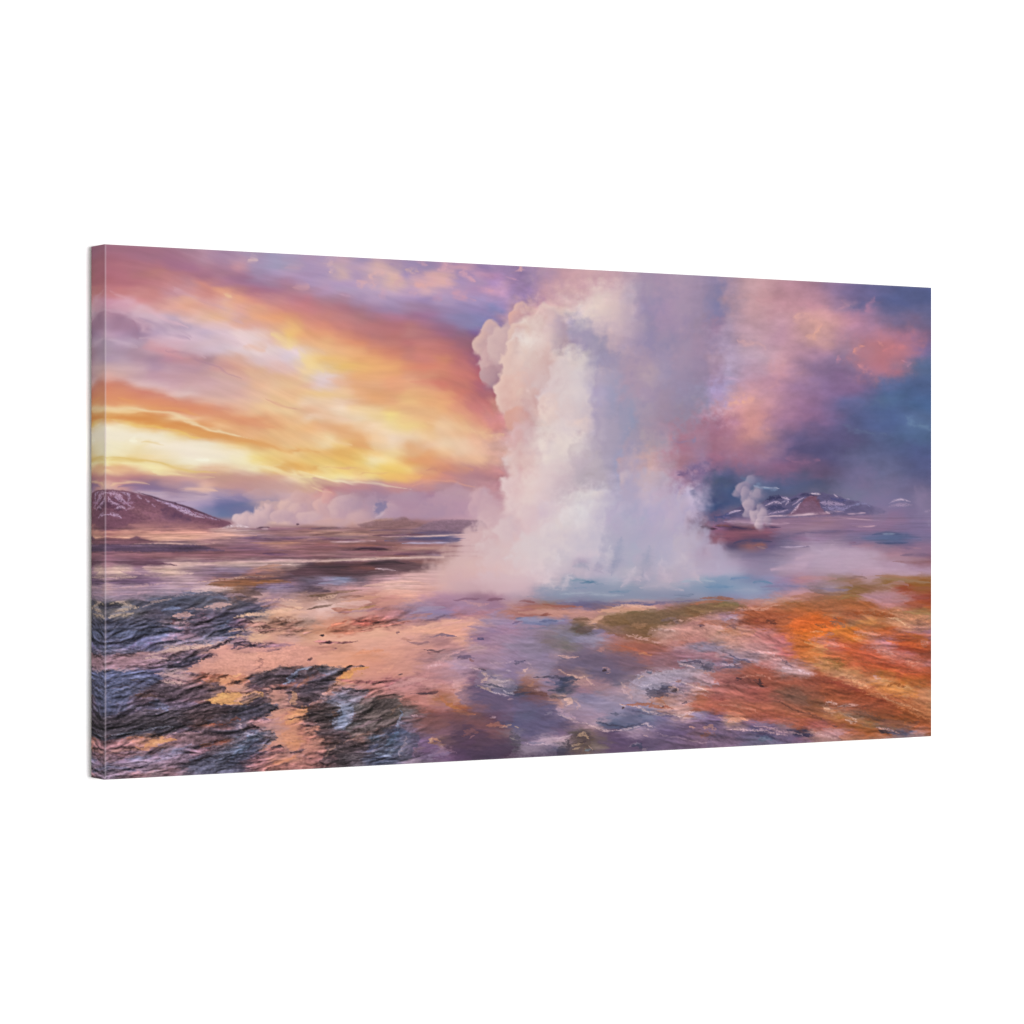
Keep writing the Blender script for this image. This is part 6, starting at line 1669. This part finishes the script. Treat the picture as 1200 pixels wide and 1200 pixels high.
def print_material():
    """dyed canvas: the print times the light gain of the room, a matt sheen and a fine weave"""
    m, nt, b = material('printed canvas')
    a = nt.nodes.new('ShaderNodeAttribute'); a.attribute_name = 'print'
    k = nt.nodes.new('ShaderNodeVectorMath'); k.operation = 'SCALE'; k.inputs['Scale'].default_value = INK
    nt.links.new(a.outputs['Color'], k.inputs[0]); nt.links.new(k.outputs['Vector'], b.inputs['Base Color'])
    b.inputs['Roughness'].default_value = .75; b.inputs['Specular IOR Level'].default_value = .05
    tc = nt.nodes.new('ShaderNodeTexCoord'); bump = nt.nodes.new('ShaderNodeBump')
    w1 = nt.nodes.new('ShaderNodeTexWave'); w2 = nt.nodes.new('ShaderNodeTexWave')
    for w, d in ((w1, 'X'), (w2, 'Z')):
        w.bands_direction = d; w.inputs['Scale'].default_value = 420; w.inputs['Distortion'].default_value = .6
        nt.links.new(tc.outputs['Object'], w.inputs['Vector'])
    ad = nt.nodes.new('ShaderNodeMath'); ad.operation = 'ADD'
    nt.links.new(w1.outputs['Fac'], ad.inputs[0]); nt.links.new(w2.outputs['Fac'], ad.inputs[1])
    nt.links.new(ad.outputs[0], bump.inputs['Height']); bump.inputs['Strength'].default_value = .12; bump.inputs['Distance'].default_value = .0002
    nt.links.new(bump.outputs['Normal'], b.inputs['Normal'])
    return m
INK = 1 / (WORLD + KEY) * 1.0

def plain(name, col, rough=.8, spec=.1, grain=0):
    m, nt, b = material(name)
    n = nt.nodes.new('ShaderNodeTexNoise'); n.inputs['Scale'].default_value = 40
    r = nt.nodes.new('ShaderNodeMapRange'); r.inputs['To Min'].default_value = 1 - grain; r.inputs['To Max'].default_value = 1
    k = nt.nodes.new('ShaderNodeVectorMath'); k.operation = 'SCALE'; k.inputs[0].default_value = col
    nt.links.new(n.outputs['Fac'], r.inputs['Value']); nt.links.new(r.outputs[0], k.inputs['Scale'])
    nt.links.new(k.outputs['Vector'], b.inputs['Base Color'])
    b.inputs['Roughness'].default_value = rough; b.inputs['Specular IOR Level'].default_value = spec
    return m

# sheet (u right 0..1, v up 0..1) <-> the coordinates the picture was drafted in
def draft(u, v):
    """u, v may run past 0 and 1: the wrap mirrors the picture there"""
    u = np.abs(u); u = 1 - np.abs(1 - u); v = np.abs(v); v = 1 - np.abs(1 - v)
    z = ZL + (ZR - ZL) * u; x = XL + (XR - XL) * u
    return 600 + F_PX * x / z, 600 - F_PX * (v - .5) * S / z
def undraft(px, py):
    t = (px - 600) / F_PX
    u = (t * ZL - XL) / ((XR - XL) - t * (ZR - ZL)); z = ZL + (ZR - ZL) * u
    return u, .5 + (600 - py) * z / F_PX / S

# ------------------------------------------------------------------ paint the picture once on the whole front
NU, NV = 1500, 760
us = np.linspace(0, 1, NU); vs = np.linspace(1, 0, NV)
U, V = np.meshgrid(us, vs)
PX, PY = draft(U, V)
P = Print(PX, PY, lambda x, y: (undraft(x, y)[0] * (NU - 1), (1 - undraft(x, y)[1]) * (NV - 1)))
paint(P)
ART = P.img                                  # [row from the top, column, rgb] display values

def grid_faces(nr, nc):
    i = np.arange(nr * nc).reshape(nr, nc)
    return np.stack([i[:-1, :-1].ravel(), i[1:, :-1].ravel(), i[1:, 1:].ravel(), i[:-1, 1:].ravel()], 1)

ink = print_material()
canvas = bpy.data.objects.new('canvas_print', None); scene.collection.objects.link(canvas)
canvas.location = place(0, -DEP, -S / 2)
canvas.rotation_euler = (0, 0, TH)
canvas['label'] = 'wide gallery wrapped canvas print of a steaming geyser under a sunset sky'
canvas['category'] = 'canvas print'
# local frame: x along, y into the wall, z up, origin at the foot of the back
R = .0016                                    # radius of the fold
fr = emit('printed_front', np.stack([(U * (WID - 2 * R) + R - WID / 2).ravel(), np.full(U.size, -DEP), (V * (S - 2 * R) + R).ravel()], 1),
          grid_faces(NV, NU), ink, canvas, ART.reshape(-1, 3))

def wrap(name, side, n_len, label=None):
    """fold and side of the wrap; k runs from the front round the fold to the back"""
    n_dep = 28
    prof = [(R - R * math.sin(a), R - R * math.cos(a)) for a in np.linspace(0, math.pi / 2, 6)]
    prof += [(0, R + (DEP - R) * t) for t in np.linspace(0, 1, n_dep)[1:]]
    # profile point: (distance outward short of the outer face, distance behind the front)
    out = np.array([p[0] for p in prof]); back = np.array([p[1] for p in prof])
    run = np.concatenate([[0], np.cumsum(np.hypot(np.diff(out), np.diff(back)))])
    t = np.linspace(0, 1, n_len)
    T, K = np.meshgrid(t, np.arange(len(prof)))
    o, b, s = out[K], back[K], run[K]
    if side in 'lr':
        sg = -1 if side == 'l' else 1
        x = sg * (WID / 2 - o); z = np.where(K < 5, o + T * (S - 2 * o), T * S)
        col = np.clip(s / WID * (NU - 1), 0, NU - 1); row = (1 - T) * (NV - 1)
        if side == 'r': col = NU - 1 - col
    else:
        z = o if side == 'b' else S - o
        x = np.where(K < 5, o - WID / 2 + T * (WID - 2 * o), T * WID - WID / 2)
        row = np.clip(s / S * (NV - 1), 0, NV - 1); col = T * (NU - 1)
        if side == 't': pass
        else: row = NV - 1 - row
    c = ART[np.round(row).astype(int), np.round(col).astype(int)].copy()
    # edge highlight painted into the colour: paler along the fold, most at left
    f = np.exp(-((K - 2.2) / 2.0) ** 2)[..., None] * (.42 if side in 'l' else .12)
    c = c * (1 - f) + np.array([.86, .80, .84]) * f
    faces = grid_faces(len(prof), n_len)
    if side in 'lb': faces = faces[:, ::-1]
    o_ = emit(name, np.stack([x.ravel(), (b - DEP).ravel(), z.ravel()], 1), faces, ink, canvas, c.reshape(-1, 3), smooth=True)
    if label: o_['label'] = label
    return o_
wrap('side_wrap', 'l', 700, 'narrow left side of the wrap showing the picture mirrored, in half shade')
wrap('side_wrap', 'r', 300)
wrap('side_wrap', 't', 700, 'narrow top side of the wrap with the sky folded over it')
wrap('side_wrap', 'b', 700, 'narrow underside of the wrap with the wet ground folded over it')

# stretcher frame behind the cloth: four pine bars with mitred corners
pine = plain('pine', (.62, .47, .30), .7, .2, .25)
QF = [(0, 1, 2, 3), (7, 6, 5, 4), (0, 4, 5, 1), (1, 5, 6, 2), (2, 6, 7, 3), (3, 7, 4, 0)]
w = .038; e = .0012; x0, x1, z0, z1 = -WID / 2 + e, WID / 2 - e, e, S - e
for pts in ([(x0, z0), (x1, z0), (x1 - w, z0 + w), (x0 + w, z0 + w)], [(x1, z1), (x0, z1), (x0 + w, z1 - w), (x1 - w, z1 - w)],
            [(x0, z1), (x0, z0), (x0 + w, z0 + w), (x0 + w, z1 - w)], [(x1, z0), (x1, z1), (x1 - w, z1 - w), (x1 - w, z0 + w)]):
    emit('stretcher_bar', [(x, -DEP + .004, z) for x, z in pts] + [(x, -.0006, z) for x, z in pts], QF, pine, canvas)

# ------------------------------------------------------------------ the white studio wall it hangs on
WALL = plain('white wall paint', (.93, .93, .93), .95, 0, .0)
n = 2
xs = np.linspace(-9, 9, 19); zs = np.linspace(-1.5, 6, 11)
GX, GZ = np.meshgrid(xs, zs)
wall = emit('wall', np.array([place(x, -DEP - GAP, z - 1.5) for x, z in zip(GX.ravel(), GZ.ravel())]), grid_faces(11, 19)[:, ::-1], WALL)
wall['kind'] = 'structure'
